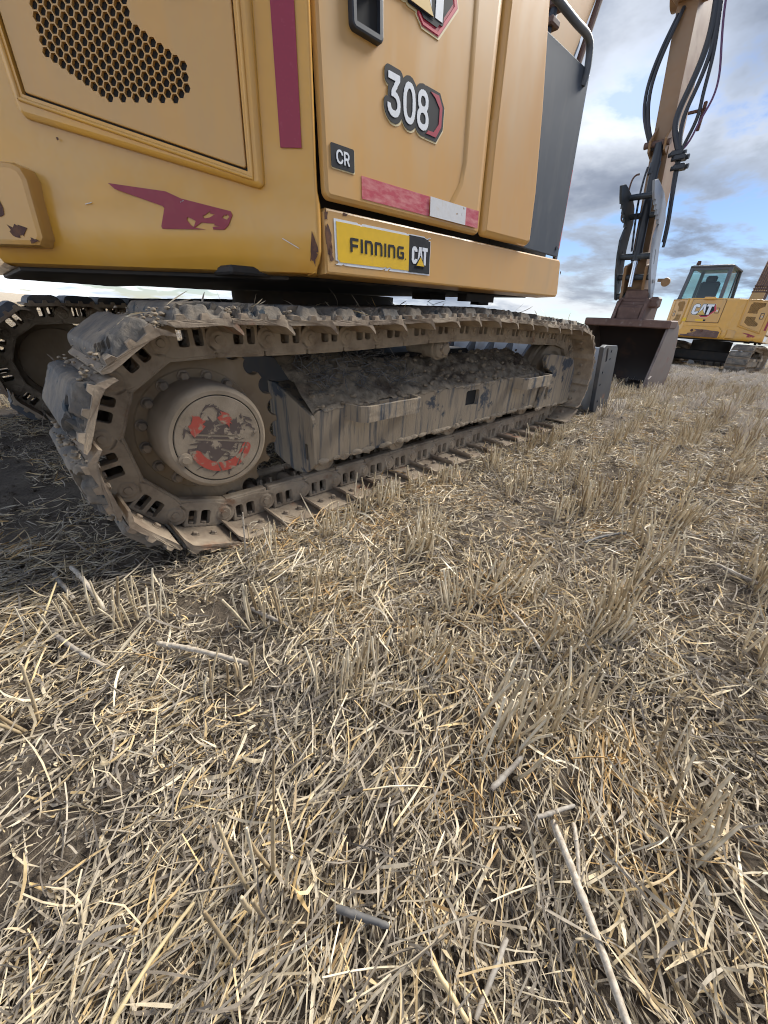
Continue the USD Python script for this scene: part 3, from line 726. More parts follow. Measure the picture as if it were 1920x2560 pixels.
def track(root, full, side):
    obj = globals()['obj'] if side == 0 else far_obj
    fix = (lambda m: m) if side == 0 else mirrored
    plates, pads, link = [fix(m) for m in PLATES], [fix(m) for m in PADS], fix(LINK)
    if not full:
        pads = [fix(pad(20 + s, True, 0.5)) for s in range(2)]
    for i, T in enumerate(FRAMES):
        sh = obj('track_shoe', plates[i % len(plates)], 'plate', root, 30, T)
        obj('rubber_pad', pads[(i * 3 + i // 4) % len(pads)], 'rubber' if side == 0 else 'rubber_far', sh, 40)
        if full and side == 0:
            for bx in (0.052, 0.108):
                obj('bolt', hexbolt((bx, -0.058, 0.0445), 0.0095, 0.011, (0, 0, -1)), 'bolt', sh, 20)
        lk = obj('chain_link', link, 'link', root, 30, T)
        if full and side == 0:
            for bx in (0.059, 0.099):
                obj('bolt', hexbolt((bx, 0.012, 0.0425), 0.0105, 0.015, (0, 0, -1)), 'bolt', lk, 20)
    # sprocket
    nt = 21
    wheel = sg.Point(0, 0).buffer(0.264, quad_segs=32)
    gaps = [sg.Point(0.2645 * math.cos(2 * np.pi * (k + 0.5) / nt), 0.2645 * math.sin(2 * np.pi * (k + 0.5) / nt)).buffer(0.0285, quad_segs=6) for k in range(nt)]
    disc = panel(wheel.difference(shapely.union_all(gaps)).buffer(-0.002).buffer(0.002), 0.034, 0.004)
    def up_xz(m, y, c=(0.0, 0.389)):
        v = np.asarray(m.vertices)
        m = m.copy(); m.vertices = np.stack([v[:, 0] + c[0], y - v[:, 2], v[:, 1] + c[1]], 1)
        return m
    spk = obj('sprocket', fix(up_xz(disc, 0.098)), 'sprocket', root, 30)
    obj('sprocket_ring', fix(lathe([(0.0, 0.060), (0.182, 0.060), (0.186, 0.064), (0.19, 0.09)], (0, 0, 0.389), 'y', 64)), 'sprocket', spk, 30)
    if full:
        for k in range(16):
            a = 2 * np.pi * (k + 0.35) / 16
            obj('bolt', fix(hexbolt((0.166 * math.cos(a), 0.060, 0.389 + 0.166 * math.sin(a)), 0.0135, 0.019, (0, -1, 0))), 'bolt', spk, 20)
    hub = obj('drive_housing', fix(lathe([(0.152, 0.065), (0.152, 0.02), (0.151, -0.042), (0.149, -0.064), (0.144, -0.076), (0.136, -0.082), (0.126, -0.082), (0.125, -0.077)], (0, 0, 0.396), 'y', 72)), 'hub', root, 35)
    cov = obj('hub_cover', fix(lathe([(0.1225, -0.072), (0.1225, -0.0805), (0.1205, -0.0825), (0.0, -0.0825)], (0, 0, 0.396), 'y', 72)), 'hub', hub, 35)
    obj('cover_groove', fix(lathe([(0.1255, -0.076), (0.121, -0.076)], (0, 0, 0.396), 'y', 60)), 'gap', hub, False)
    if full and side == 0:
        F = Plane((0, -0.0827, 0.396), (1, 0, 0), (0, 0, 1))
        dk = shapely.union_all([blob(0.055, 4, 26, 0.4, 1.15, 1.0), affinity.translate(blob(0.03, 5, 20, 0.4), -0.03, 0.045), affinity.translate(blob(0.022, 6, 16, 0.5), 0.055, 0.02), affinity.translate(blob(0.02, 8, 16, 0.5, 1.6, 0.8), 0.02, -0.075)]).intersection(sg.Point(0, 0).buffer(0.108))
        obj('scraped_patch', F.put(_lift(prism(dk, 0.0006), 0.0)), 'darkspray', cov or hub, False) if False else obj('scraped_patch', F.put(prism(dk.difference(shapely.union_all([sg.LineString(l).buffer(0.003) for l in ([(-0.1, 0.02), (0.08, -0.02)], [(-0.09, 0.03), (0.05, 0.0)], [(-0.02, 0.09), (-0.08, 0.02)], [(0.0, -0.03), (0.06, -0.06)])])), 0.0008)), 'darkspray', root, False)
        gs = np.random.default_rng(77)
        sl = []
        for k in range(46):
            r, a = 0.103 * math.sqrt(gs.random()), gs.uniform(0, 2 * np.pi)
            q = affinity.rotate(blob(gs.uniform(0.003, 0.009), 500 + k, 8, 0.55, gs.uniform(1.2, 3.2), 0.6), gs.uniform(0, 180), origin=(0, 0))
            sl.append(affinity.translate(q, r * math.cos(a), r * math.sin(a)))
        sl = shapely.union_all(sl).difference(dk.buffer(0.001)).intersection(sg.Point(0, 0).buffer(0.112))
        tag(obj('scraped_slivers', F.put(prism(sl, 0.0007)), 'darkspray', root, False), kind='stuff')
        t = np.radians(np.linspace(200, 338, 22))
        smile = sg.LineString(np.stack([0.002 + 0.078 * np.cos(t), -0.008 + 0.074 * np.sin(t)], 1)).buffer(0.0135)
        cuts = shapely.union_all([sg.LineString(l).buffer(0.0022) for l in ([(-0.1, 0.02), (0.08, -0.02)], [(0.09, 0.0), (0.03, -0.10)], [(-0.03, -0.02), (-0.01, -0.1)], [(0.05, -0.04), (0.10, 0.06)])])
        eyes = [affinity.translate(blob(0.021, 31, 18, 0.3, 1.0, 1.3), -0.056, 0.046), affinity.translate(blob(0.019, 35, 18, 0.35, 0.9, 1.25), 0.024, 0.054)]
        for sh_ in (smile, *eyes):
            m = prism(sh_.difference(cuts), 0.0008); m.apply_translation((0, 0, 0.0009))
            obj('red_paint_mark', F.put(m), 'redspray', root, False)
        obj('fill_plug', lathe([(0.0, -0.091), (0.010, -0.091), (0.011, -0.088), (0.018, -0.087), (0.020, -0.077)], (-0.104, 0, 0.356), 'y', 16), 'hub', hub, 25)
        obj('drain_plug', lathe([(0.0, -0.086), (0.005, -0.086), (0.007, -0.079)], (0.108, 0, 0.40), 'y', 12), 'bolt', hub, 25)
    # idler, rollers
    idl = obj('idler', fix(lathe([(0.05, 0.03), (0.06, 0.022), (0.085, 0.022), (0.095, 0.045), (0.155, 0.052), (0.165, 0.03), (0.205, 0.03), (0.210, 0.036), (0.210, 0.065), (0.195, 0.07), (0.225, 0.075), (0.225, 0.10), (0.195, 0.106), (0.21, 0.11), (0.21, 0.146), (0.1, 0.146)], (2.26, 0, 0.3675), 'y', 56)), 'hub', root, 30)
    for x in (0.42, 0.83, 1.22, 1.61, 1.97):
        rl = obj('track_roller', fix(lathe([(0.0, 0.0), (0.028, 0.0), (0.030, 0.006), (0.052, 0.014), (0.054, 0.044), (0.070, 0.048), (0.072, 0.060), (0.054, 0.066), (0.054, 0.11), (0.072, 0.116), (0.070, 0.13), (0.05, 0.134), (0.05, 0.17)], (x, 0, 0.212), 'y', 32)), 'link', root, 30)
    cr = obj('carrier_roller', fix(lathe([(0.0, 0.022), (0.020, 0.022), (0.024, 0.026), (0.026, 0.034), (0.034, 0.036), (0.038, 0.046), (0.042, 0.050), (0.042, 0.072), (0.050, 0.074), (0.050, 0.086), (0.042, 0.09), (0.042, 0.15), (0.03, 0.152), (0.03, 0.26)], (1.14, 0, 0.584), 'y', 32)), 'link', root, 30)
    if full and side == 0:
        for k in range(6):
            a = k * np.pi / 3
            obj('bolt', hexbolt((1.14 + 0.026 * math.cos(a), 0.036, 0.584 + 0.026 * math.sin(a)), 0.0065, 0.008, (0, -1, 0)), 'bolt', cr, 20)
    # track frame
    prof = sg.Polygon([(-0.012, 0.235), (-0.012, 0.398), (0.205, 0.476), (0.26, 0.476), (0.26, 0.215), (0.02, 0.215)])
    m = trimesh.creation.extrude_polygon(prof, 1.80, engine='earcut')
    m.vertices = np.asarray(m.vertices)[:, [2, 0, 1]] + (0.358, 0, 0)
    fr = obj('track_frame', fix(m), 'mudsteel', root, 20)
    hole = sg.box(1.262, 0.315, 1.372, 0.392).buffer(-0.012).buffer(0.012)
    sp = sg.Polygon([(0.358, 0.216), (0.358, 0.405), (0.375, 0.418), (1.99, 0.424), (2.02, 0.40), (2.02, 0.23), (1.98, 0.222)]).difference(hole)
    def xz(m, y):
        v = np.asarray(m.vertices); m = m.copy(); m.vertices = np.stack([v[:, 0], y - v[:, 2], v[:, 1]], 1); return m
    obj('side_plate', fix(xz(panel(sp, 0.020, 0.005), -0.014)), 'mudsteel', fr, 30)
    obj('hole_back', fix(xz(prism(hole, 0.001), -0.0125)), 'gap', fr, False)
    rp = sg.Polygon([(-0.042, 0.222), (-0.042, 0.388), (-0.030, 0.402), (0.20, 0.482), (0.262, 0.482), (0.262, 0.19), (0.18, 0.166), (0.10, 0.152), (0.02, 0.17), (-0.02, 0.20)]).difference(sg.box(0.002, 0.232, 0.014, 0.285).buffer(0.004))
    m = panel(rp, 0.014, 0.003); v = np.asarray(m.vertices); m.vertices = np.stack([0.357 - v[:, 2], v[:, 0], v[:, 1]], 1); m.invert()
    obj('end_plate', fix(m), 'mudsteel', fr, 30)
    gp = sg.Polygon([(2.00, 0.210), (2.46, 0.196), (2.455, 0.40), (2.40, 0.485), (2.24, 0.512), (2.06, 0.530), (2.015, 0.527), (1.995, 0.500), (2.03, 0.455), (2.13, 0.415), (2.10, 0.395), (2.06, 0.33)]).difference(sg.box(2.085, 0.265, 2.105, 0.325).buffer(0.009)).buffer(-0.008).buffer(0.008)
    obj('idler_guard', fix(xz(panel(gp, 0.024, 0.004), -0.034)), 'mudsteel', fr, 30)
    for a, b, c, d in ((0.505, 0.53, 0.835, 0.85), (1.685, 1.71, 2.01, 2.03)):
        st = sg.LineString([(a, -0.022), (b - 0.006, -0.095), (b + 0.012, -0.110), (c - 0.012, -0.110), (c + 0.002, -0.095), (d, -0.022)]).buffer(0.006, cap_style=2)
        m = panel(st, 0.060, 0.002); m.apply_translation((0, 0, 0.365))
        m = m.subdivide_to_size(0.03); m.merge_vertices()
        obj('step_bar', fix(rough(m, 0.002, 60, 3)), 'mudsteel', root, 30)
    if side == 0 and full:
        fn = lambda u, v: np.stack([0.352 + 1.72 * u, -0.036 + 0.33 * v + 0 * u, 0.400 + 0.112 * np.minimum(v * 1.35, 1) + 0.085 * v * np.exp(-((u - 0.08) / 0.16) ** 2)], -1)
        obj('mud_crust', mud_sheet(fn, 210, 46, 0.060, 3, 26), 'mudclod', root, True)
        g2 = np.random.default_rng(5)
        cl = []
        for k in range(300):
            x, v_ = g2.uniform(0.38, 2.05), g2.random()
            r = 0.003 + 0.011 * g2.random() ** 3
            cl.append(rough(icosphere(r, (x, -0.03 + 0.28 * v_, 0.414 + 0.112 * min(v_ * 1.3, 1) + 0.014), (1, g2.uniform(0.7, 1.1), 0.75), 2), r * 0.55, 70, k, 3))
        tag(obj('mud_clods', cat(cl), 'mudclod', root, True), kind='stuff')
        lumps = []
        for k in range(150):
            x = g2.uniform(0.37, 2.45)
            z = 0.222 + 0.006 * g2.random() if x < 2.0 else 0.205
            r = 0.006 + 0.010 * g2.random()
            lumps.append(rough(icosphere(r, (x, -0.034 - (0.022 if x > 2.0 else 0), z), (1.7, 0.5, 0.8), 1), r * 0.45, 80, k, 2))
        tag(obj('mud_lumps', cat(lumps), 'mud', root, 50), kind='stuff')
        sb = []
        for k in range(520):
            x = 0.40 + 0.55 * g2.random() ** 1.5
            y = g2.uniform(0.0, 0.27)
            z = 0.45 + 0.105 * min(max(y / 0.2, 0), 1) + 0.07 * g2.random() * math.exp(-(x - 0.4) / 0.3)
            d = np.array([g2.normal(), g2.normal(), abs(g2.normal()) * 0.25])
            sb.append(ribbon((x, y, z), d, g2.uniform(0.03, 0.10), g2.uniform(0.002, 0.005), 1.2, g2))
        tag(obj('straw_debris', join(sb), 'stalkdark', root, False, label='dark matted straw packed on the track frame'), kind='stuff')
        # straw and earth caught on the shoes
        sb = []
        for i in list(range(1, 20)):
            T = FRAMES[i]
            for k in range(int(g2.integers(2, 9))):
                q = np.array([g2.uniform(0.0, 0.15), -0.09 + 0.35 * g2.random() ** 1.6, g2.uniform(0.082, 0.098)])
                q = T[:3, :3] @ q + T[:3, 3]
                d = T[:3, :3] @ np.array([g2.normal(), g2.normal(), 0.25 * abs(g2.normal())])
                sb.append(ribbon(q, d, g2.uniform(0.02, 0.08), g2.uniform(0.002, 0.005), 1.3, g2))
        tag(obj('caught_straw', join(sb), 'straw', root, False), kind='stuff')
        lm = []
        for i in (2, 3, 4, 5, 6):
            T = FRAMES[i]
            for k in range(70):
                q = np.array([g2.choice([-0.004, 0.152]) + g2.normal() * 0.012, YO + 0.02 + 0.4 * g2.random() ** 2, g2.uniform(0.045, 0.085)])
                q = T[:3, :3] @ q + T[:3, 3]
                r = 0.002 + 0.005 * g2.random() ** 2
                lm.append(rough(icosphere(r, q, (1.2, 1.6, 0.7), 1), r * 0.9, 150, k, 3))
        tag(obj('caught_mud', cat(lm), 'mud', root, 50), kind='stuff')

def latch(root, pl, u, v, w=0.1, h=0.19):
    fr = sg.box(u, v, u + w, v + h).buffer(-0.014).buffer(0.014)
    o = obj('door_latch', pl.put(panel(fr.difference(fr.buffer(-0.014)), 0.016, 0.005)), 'latch', root, 30)
    obj('latch_recess', pl.put(panel(fr.buffer(-0.013), 0.004, 0.0)), 'gap', o, False)
    obj('latch_lever', pl.put(panel(affinity.scale(fr.buffer(-0.02), 1.0, 0.62, origin=(u, v + h - 0.02)), 0.011, 0.004)), 'latch', o, 30)
    m = cyl((u + 0.55 * w, v + 0.44 * h, 0.0), (u + 0.55 * w, v + 0.44 * h, 0.018), 0.017, 20)
    obj('latch_lock', pl.put(m), 'latchmetal', o, 30)

def grille_door(root, pl, mirror):
    """the many-sided door on a rear corner: plate with two fields of six-sided holes, in a rolled frame"""
    mx = (lambda p: p) if not mirror else (lambda p: affinity.scale(p, -1, 1, origin=(-0.425, 0)))
    inner = sg.Polygon([(-0.708, 0.348), (-0.172, 0.214), (-0.158, 0.905), (-0.726, 0.905)])
    outer = sg.Polygon([(-0.738, 0.322), (-0.725, 0.306), (-0.148, 0.180), (-0.134, 0.190), (-0.118, 0.925), (-0.755, 0.925)])
    low = sg.Polygon([(-0.640, 0.545), (-0.628, 0.420), (-0.490, 0.336), (-0.305, 0.336), (-0.285, 0.402), (-0.405, 0.470), (-0.400, 0.545)])
    upp = sg.Polygon([(-0.640, 0.615), (-0.420, 0.615), (-0.420, 0.72), (-0.30, 0.79), (-0.30, 0.86), (-0.60, 0.86), (-0.650, 0.80)])
    hs = hexes(low) + hexes(upp)
    plate = inner.buffer(-0.004).buffer(-0.006).buffer(0.006).difference(shapely.union_all(hs))
    d = obj('grille_door', pl.put(panel(mx(plate), 0.012, 0.003)), 'yellow2', root, 30)
    obj('grille_back', pl.put(_flat(mx(low.union(upp).buffer(0.02)), 0.0022)), 'gap', d, False)
    ring = outer.difference(inner)
    grv = outer.buffer(-0.002).difference(inner.buffer(-0.003))
    obj('door_gap', pl.put(_flat(mx(inner.buffer(0.002).difference(plate.buffer(-0.002))), 0.003)), 'gap', d, False)
    # two rolled beads round the door
    obj('door_frame', pl.put(panel(mx(ring.buffer(-0.001)), 0.016, 0.011, r=0.0)), 'yellow', d, 50)
    rim = inner.buffer(0.012, join_style=2)
    obj('door_bead', pl.put(_bead(mx(rim), 0.0048, 0.0165)), 'yellow', d, 60)
    if not mirror:
        latch(root, pl, -0.325, 0.505, 0.092, 0.14)
    else:
        latch(root, pl, -0.62, 0.505, 0.092, 0.14)
    return d

def _flat(poly, z):
    m = prism(poly, 0.001)
    m.apply_translation((0, 0, z))
    return m

def _bead(poly, r, z):
    c = np.asarray(poly.exterior.coords)
    pts = []
    for a, b in zip(c[:-1], c[1:]):
        L = np.linalg.norm(b - a)
        pts += [a + (b - a) * t for t in np.arange(0.0, 1.0, min(1, 0.02 / L))]
    p = np.array(pts + [pts[0]])
    return tube(np.c_[p, np.full(len(p), z)], r, 8, cap=False)

def sweep_ring(ring, prof):
    """ring: closed outline seen from above; prof: (outward, height)"""
    o = ccw(sg.LinearRing(ring))
    nn = ring_normals(o)
    n = len(o)
    v = np.vstack([np.c_[o + nn * off, np.full(n, z)] for off, z in prof])
    f = []
    for i in range(len(prof) - 1):
        for j in range(n):
            k = (j + 1) % n
            f += [(i * n + j, i * n + k, (i + 1) * n + k), (i * n + j, (i + 1) * n + k, (i + 1) * n + j)]
    m = [trimesh.Trimesh(v, f, process=False)]
    for i, flip in ((0, True), (len(prof) - 1, False)):
        tv, tf = trimesh.creation.triangulate_polygon(sg.Polygon(v[i * n:(i + 1) * n, :2]), engine='earcut')
        m.append(trimesh.Trimesh(np.c_[tv, np.full(len(tv), prof[i][1])], tf[:, ::-1] if flip else tf, process=False))
    return cat(m)

def upper(root, full):
    # counterweight with its chamfered rear corners
    ring = sg.Polygon([(0.351, 0.2), (0.351, -0.121), (0.340, -0.130), (0.331, -0.1265), (-0.320, 0.555), (-0.320, 1.548), (0.337, 2.160), (0.337, 1.9)])
    ring = ring.buffer(-0.009, join_style=2).buffer(0.009, quad_segs=4)
    prof = [(-0.060, 0.824), (-0.040, 0.821), (-0.018, 0.829), (-0.004, 0.852), (0.003, 0.880), (0.004, 0.93), (0.0035, 0.985), (-0.002, 1.012), (-0.003, 1.06), (-0.003, 1.70), (-0.008, 1.735), (-0.028, 1.755), (-0.07, 1.76)]
    cw = obj('counterweight', sweep_ring(np.asarray(ring.exterior.coords)[:-1], prof), 'yellow_low', root, 35)
    obj('under_shell', sweep_ring(ccw(ring.buffer(-0.05, join_style=2).exterior), [(-0.12, 0.804), (-0.01, 0.807), (0.0, 0.812), (0.0, 0.83)]), 'dark', root, 30)
    grille_door(root, FACET, False)
    grille_door(root, LFACET, True)
    blk = sg.Polygon([(-1.10, 0.035), (-0.765, 0.035), (-0.748, 0.055), (-0.742, 0.18), (-0.752, 0.205), (-0.775, 0.215), (-1.10, 0.225)])
    obj('bumper_block', FACET.put(panel(sg.Polygon([(-0.94, 0.035), (-0.765, 0.035), (-0.748, 0.055), (-0.742, 0.18), (-0.752, 0.205), (-0.775, 0.215), (-0.94, 0.224)]), 0.045, 0.014)), 'yellow2', cw, 40)
    # rear door, bumper
    rd = obj('rear_door', REAR.put(panel(sg.Polygon([(-1.50, 1.20), (-0.80, 1.20), (-0.80, 1.715), (-1.50, 1.715)]).buffer(-0.02).buffer(0.02), 0.014, 0.006)), 'yellow2', root, 30)
    obj('door_gap', REAR.put(_flat(sg.box(-1.508, 1.192, -0.792, 1.722), 0.002)), 'gap', rd, False)
    latch(root, REAR, -0.965, 1.41, 0.10, 0.13)
    bp = obj('rear_bumper', REAR.put(panel(sg.Polygon([(-1.60, 0.85), (-0.66, 0.85), (-0.64, 1.02), (-0.74, 1.11), (-1.46, 1.11), (-1.58, 1.0)]).buffer(-0.02).buffer(0.02), 0.05, 0.02)), 'yellow_low', root, 35)
    for k, (x, y, rr) in enumerate(((-1.0, 0.98, 0.20), (-0.72, 0.93, 0.13), (-1.30, 0.87, 0.13), (-0.9, 0.86, 0.2))):
        obj('rust_patch', REAR.put(_flat(affinity.translate(blob(rr, 60 + k, 26, 0.4, 1.5, 0.38), x, y).intersection(sg.box(-1.58, 0.855, -0.68, 1.09)), 0.0505 + 0.0012 * k)), 'rust', bp, False)
    for x in (-1.28, -1.06):
        obj('lifting_hole', REAR.put(_flat(sg.Point(x, 1.0).buffer(0.032), 0.0575)), 'chip', bp, False)
    obj('camera_housing', REAR.put(panel(sg.box(-1.27, 1.715, -1.03, 1.775).buffer(-0.012).buffer(0.012), 0.06, 0.015)), 'yellow', root, 35)
    # right side: sill, service door, pillar cover, dark front panel
    sill = obj('sill', cat([SIDE.put(panel(sg.Polygon([(0.020, -0.002), (1.450, -0.006), (1.462, 0.01), (1.440, 0.140), (1.425, 0.152), (0.032, 0.152), (0.020, 0.14)]), 0.006, 0.006)),
                            SIDE.put(_lifted(panel(sg.Polygon([(0.020, -0.002), (1.450, -0.006), (1.462, 0.01), (1.440, 0.140), (1.425, 0.152), (0.032, 0.152), (0.020, 0.14)]), 0.10, 0.0), -0.10))]), 'yellow2', root, 30)
    dp = sg.Polygon([(0.022, 0.168), (0.722, 0.168), (0.735, 0.50), (0.755, 0.90), (0.022, 0.90)]).buffer(-0.02).buffer(0.02, quad_segs=5)
    # a shallow moulded step runs down near the door's front edge and turns towards its foot
    fld = sg.Polygon([(-0.1, 0.34), (-0.1, 1.2), (0.600, 1.2), (0.594, 0.60), (0.588, 0.34), (0.575, 0.275), (0.545, 0.230), (0.505, 0.205), (0.43, 0.196), (-0.1, 0.196)])
    body = panel(dp, 0.018, 0.012)
    door = obj('service_door', SIDE.put(body), 'yellow2', root, 40)
    obj('door_moulding', SIDE.put(_lifted(panel(sg.Polygon([(0.602, 0.894), (0.594, 0.36), (0.580, 0.300), (0.500, 0.196), (0.692, 0.190), (0.708, 0.204), (0.720, 0.50), (0.742, 0.894)]), 0.0060, 0.0058, bw=3.2), 0.0165)), 'yellow2', door, 60)
    pil = sg.Polygon([(0.738, 0.170), (1.070, 0.170), (1.094, 0.185), (1.090, 0.36), (1.062, 0.60), (1.010, 0.90), (0.770, 0.90), (0.750, 0.5)]).buffer(-0.018).buffer(0.018, quad_segs=5)
    obj('pillar_cover', SIDE.put(panel(pil, 0.026, 0.018)), 'yellow2', root, 45)
    gpan = sg.Polygon([(0.95, 0.168), (1.396, 0.160), (1.412, 0.30), (1.420, 0.815), (0.95, 0.812)])
    fp = obj('front_panel', SIDE.put(panel(gpan, 0.004, 0.004)), 'greypanel', root, 30)
    for x, y in ((1.375, 0.195), (1.385, 0.78)):
        obj('bolt', SIDE.put(cyl((x, y, 0.003), (x, y, 0.008), 0.008, 10)), 'latch', fp, 30)
    obj('front_trim', SIDE.put(_lifted(panel(sg.Polygon([(1.402, 0.156), (1.430, 0.156), (1.452, 0.815), (1.426, 0.815)]), 0.012, 0.003), -0.02)), 'greyrail', root, 30)
    obj('reflective_strip', SIDE.put(_flat(sg.Polygon([(1.4045, 0.20), (1.4285, 0.20), (1.438, 0.50), (1.4155, 0.50)]), -0.0078)), 'redpale', root, False)
    core = cat([box((0.81, 1.03, 1.28), (0.90, 2.16, 0.84)), box((1.513, 1.03, 1.20), (0.50, 2.16, 0.70))])
    obj('engine_bay', core, 'gap', root, False)
    obj('left_cover', cat([box((1.05, 2.125, 1.22), (1.42, 0.05, 0.80), 0.012)]), 'yellow2', root, 30)
    hood = obj('hood', sweep_ring(np.asarray(sg.Polygon([(0.345, -0.045), (1.26, -0.045), (1.26, 1.1), (0.62, 1.1), (0.62, 2.13), (0.345, 2.13)]).buffer(-0.03).buffer(0.03, quad_segs=4).exterior.coords)[:-1], [(0, 1.70), (0, 1.742), (-0.012, 1.757), (-0.03, 1.762)]), 'yellow', root, 35)
    # handrail on the front panel
    q = [SIDE.at(x, y, 0.012 + z) for x, y, z in ((0.72, 0.955, -0.02), (0.96, 0.905, -0.01), (1.10, 0.893, 0), (1.28, 0.890, 0), (1.345, 0.886, 0), (1.368, 0.874, 0), (1.378, 0.848, 0), (1.380, 0.80, 0), (1.380, 0.76, -0.01))]
    obj('handrail', tube(spline(q, 46), 0.0135, 14), 'greyrail', root, 40)
    # floor of the upper works, slewing ring
    fl = obj('floor_plate', cat([box((0.95, 1.02, 0.828), (1.62, 2.02, 0.022), 0.006), box((1.52, 0.14, 0.795), (0.09, 0.05, 0.04)), box((1.33, 0.03, 0.800), (0.22, 0.05, 0.03)), box((1.30, 0.30, 0.806), (0.12, 0.12, 0.03))]), 'dark', root, False)
    obj('slewing_ring', cyl((1.1, 1.03, 0.52), (1.1, 1.03, 0.80), 0.47, 56), 'dark', root, 30)
    # decals
    if full:
        logo(root, SIDE, 0.25, 0.626, 0.227, 0.0185)
    decal(root, FACET, sg.Polygon([(-0.0865, 0.264), (-0.0325, 0.264), (-0.0325, 0.92), (-0.0865, 0.92)]), 'redtape', 0.0012, 'reflective_tape')
    ar = sg.Polygon([(-0.552, 0.184), (-0.400, 0.170), (-0.362, 0.156), (-0.232, 0.132), (-0.228, 0.124), (-0.243, 0.100), (-0.256, 0.091), (-0.428, 0.089), (-0.430, 0.094), (-0.412, 0.134), (-0.416, 0.139), (-0.537, 0.172)])
    tears = shapely.union_all([affinity.translate(blob(0.016, 70, 9, 0.5, 1.2, 0.7), -0.345, 0.108), affinity.translate(blob(0.012, 71, 8, 0.5, 1.3, 0.6), -0.292, 0.122), affinity.translate(blob(0.015, 72, 10, 0.5, 1.9, 0.5), -0.305, 0.098), affinity.translate(blob(0.008, 73, 8, 0.5), -0.247, 0.117)])
    decal(root, FACET, ar.difference(tears), 'reddecal', 0.0068, 'arrow_decal')
    # sticker on the sill
    L = 0.0062
    edge = sg.box(0.054, 0.022, 0.461, 0.131)
    nick = shapely.union_all([affinity.translate(blob(0.006 + 0.008 * random.random(), 80 + k, 9, 0.5, 1.8, 0.6), x, y) for k, (x, y) in enumerate(((0.15, 0.133), (0.19, 0.134), (0.34, 0.132), (0.46, 0.125), (0.44, 0.133), (0.08, 0.020), (0.12, 0.019), (0.24, 0.020), (0.265, 0.024), (0.052, 0.03)))])
    st = decal(root, SIDE, edge.difference(nick), 'white', L, 'dealer_sticker')
    if full:
        decal(st, SIDE, sg.box(0.061, 0.029, 0.354, 0.125).difference(nick.buffer(0.004)), 'signyellow', L + 0.0012, 'sticker_field')
        decal(st, SIDE, sg.box(0.354, 0.026, 0.458, 0.128).difference(nick.buffer(0.002)), 'blackprint', L + 0.0012, 'sticker_field')
        f = finning(0.0345)
        b = f.bounds
        f = affinity.scale(f, 0.232 / (b[2] - b[0]), 1, origin=(0, 0))
        decal(st, SIDE, affinity.translate(f, 0.108, 0.0585), 'blackprint', L + 0.0024, 'lettering')
        decal(st, SIDE, affinity.translate(letters_cat(0.078, 0.050), 0.367, 0.050), 'white', L + 0.0024, 'lettering')
        decal(st, SIDE, affinity.translate(sg.Polygon([(0.022, -0.004), (0.042, 0.021), (0.060, -0.004)]).buffer(0.003, join_style=2), 0.367, 0.050), 'blackprint', L + 0.0036, 'lettering')
        decal(st, SIDE, affinity.translate(sg.Polygon([(0.022, -0.004), (0.042, 0.021), (0.060, -0.004)]), 0.367, 0.050), 'signyellow', L + 0.0048, 'lettering')
        D = 0.0183
        # the model number on its dark badge
        dg = []
        for ch, x in (('3', 0.2450), ('0', 0.3060), ('8', 0.3630)):
            s = text2d(ch, 0.088, True)
            b = s.bounds
            s = affinity.scale(s, 0.050 / (b[2] - b[0]), 0.088 / (b[3] - b[1]), origin=(b[0], b[1]))
            dg.append(affinity.translate(s, x - b[0], 0.386 - b[1] - 0.0))
        dg = shapely.union_all(dg)
        hexb = sg.Polygon([(0.40, 0.486), (0.462, 0.486), (0.484, 0.458), (0.481, 0.408), (0.452, 0.373), (0.40, 0.373)])
        ring = dg.buffer(0.0125).union(hexb)
        decal(root, SIDE, affinity.translate(ring, 0.0015, -0.003).buffer(0.0015), 'cream', D, 'number_badge_edge')
        bd = decal(root, SIDE, ring, 'blackprint', D + 0.0012, 'number_badge')
        chev = sg.Polygon([(0.405, 0.478), (0.456, 0.479), (0.474, 0.456), (0.472, 0.412), (0.449, 0.383), (0.40, 0.383)]).difference(sg.Polygon([(0.39, 0.49), (0.440, 0.470), (0.462, 0.452), (0.460, 0.416), (0.438, 0.393), (0.39, 0.39)])).difference(dg.buffer(0.006))
        decal(bd, SIDE, chev, 'redprint', D + 0.0024, 'badge_chevron')
        decal(bd, SIDE, dg, 'white', D + 0.0024, 'badge_number')
        cr = sg.box(0.0455, 0.2365, 0.1225, 0.2855).buffer(-0.004).buffer(0.004)
        decal(root, SIDE, affinity.translate(cr, 0.0012, -0.0018).buffer(0.001), 'cream', D, 'letter_badge_edge')
        cb = decal(root, SIDE, cr, 'blackprint', D + 0.0012, 'letter_badge')
        t = text2d('CR', 0.029, True)
        b = t.bounds
        t = affinity.scale(t, 0.044 / (b[2] - b[0]), 0.029 / (b[3] - b[1]), origin=(b[0], b[1]))
        decal(cb, SIDE, affinity.translate(t, 0.062 - b[0], 0.2465 - b[1]), 'white', D + 0.0024, 'lettering')
        tp = decal(root, SIDE, sg.box(0.148, 0.186, 0.434, 0.237), 'redpale', D, 'reflective_tape')
        tp2 = shapely.union_all([affinity.translate(blob(0.004, 90 + k, 8, 0.5), x, y) for k, (x, y) in enumerate(((0.575, 0.212), (0.60, 0.214), (0.61, 0.232)))])
        decal(root, SIDE, sg.box(0.434, 0.186, 0.624, 0.237).difference(tp2), 'whitetape', D + 0.004, 'reflective_tape')
        decal(root, SIDE, sg.box(0.624, 0.186, 0.700, 0.237), 'redpale', D + 0.004, 'reflective_tape')
        latch(root, _shift(SIDE, 0.018), 0.119, 0.507, 0.103, 0.20)
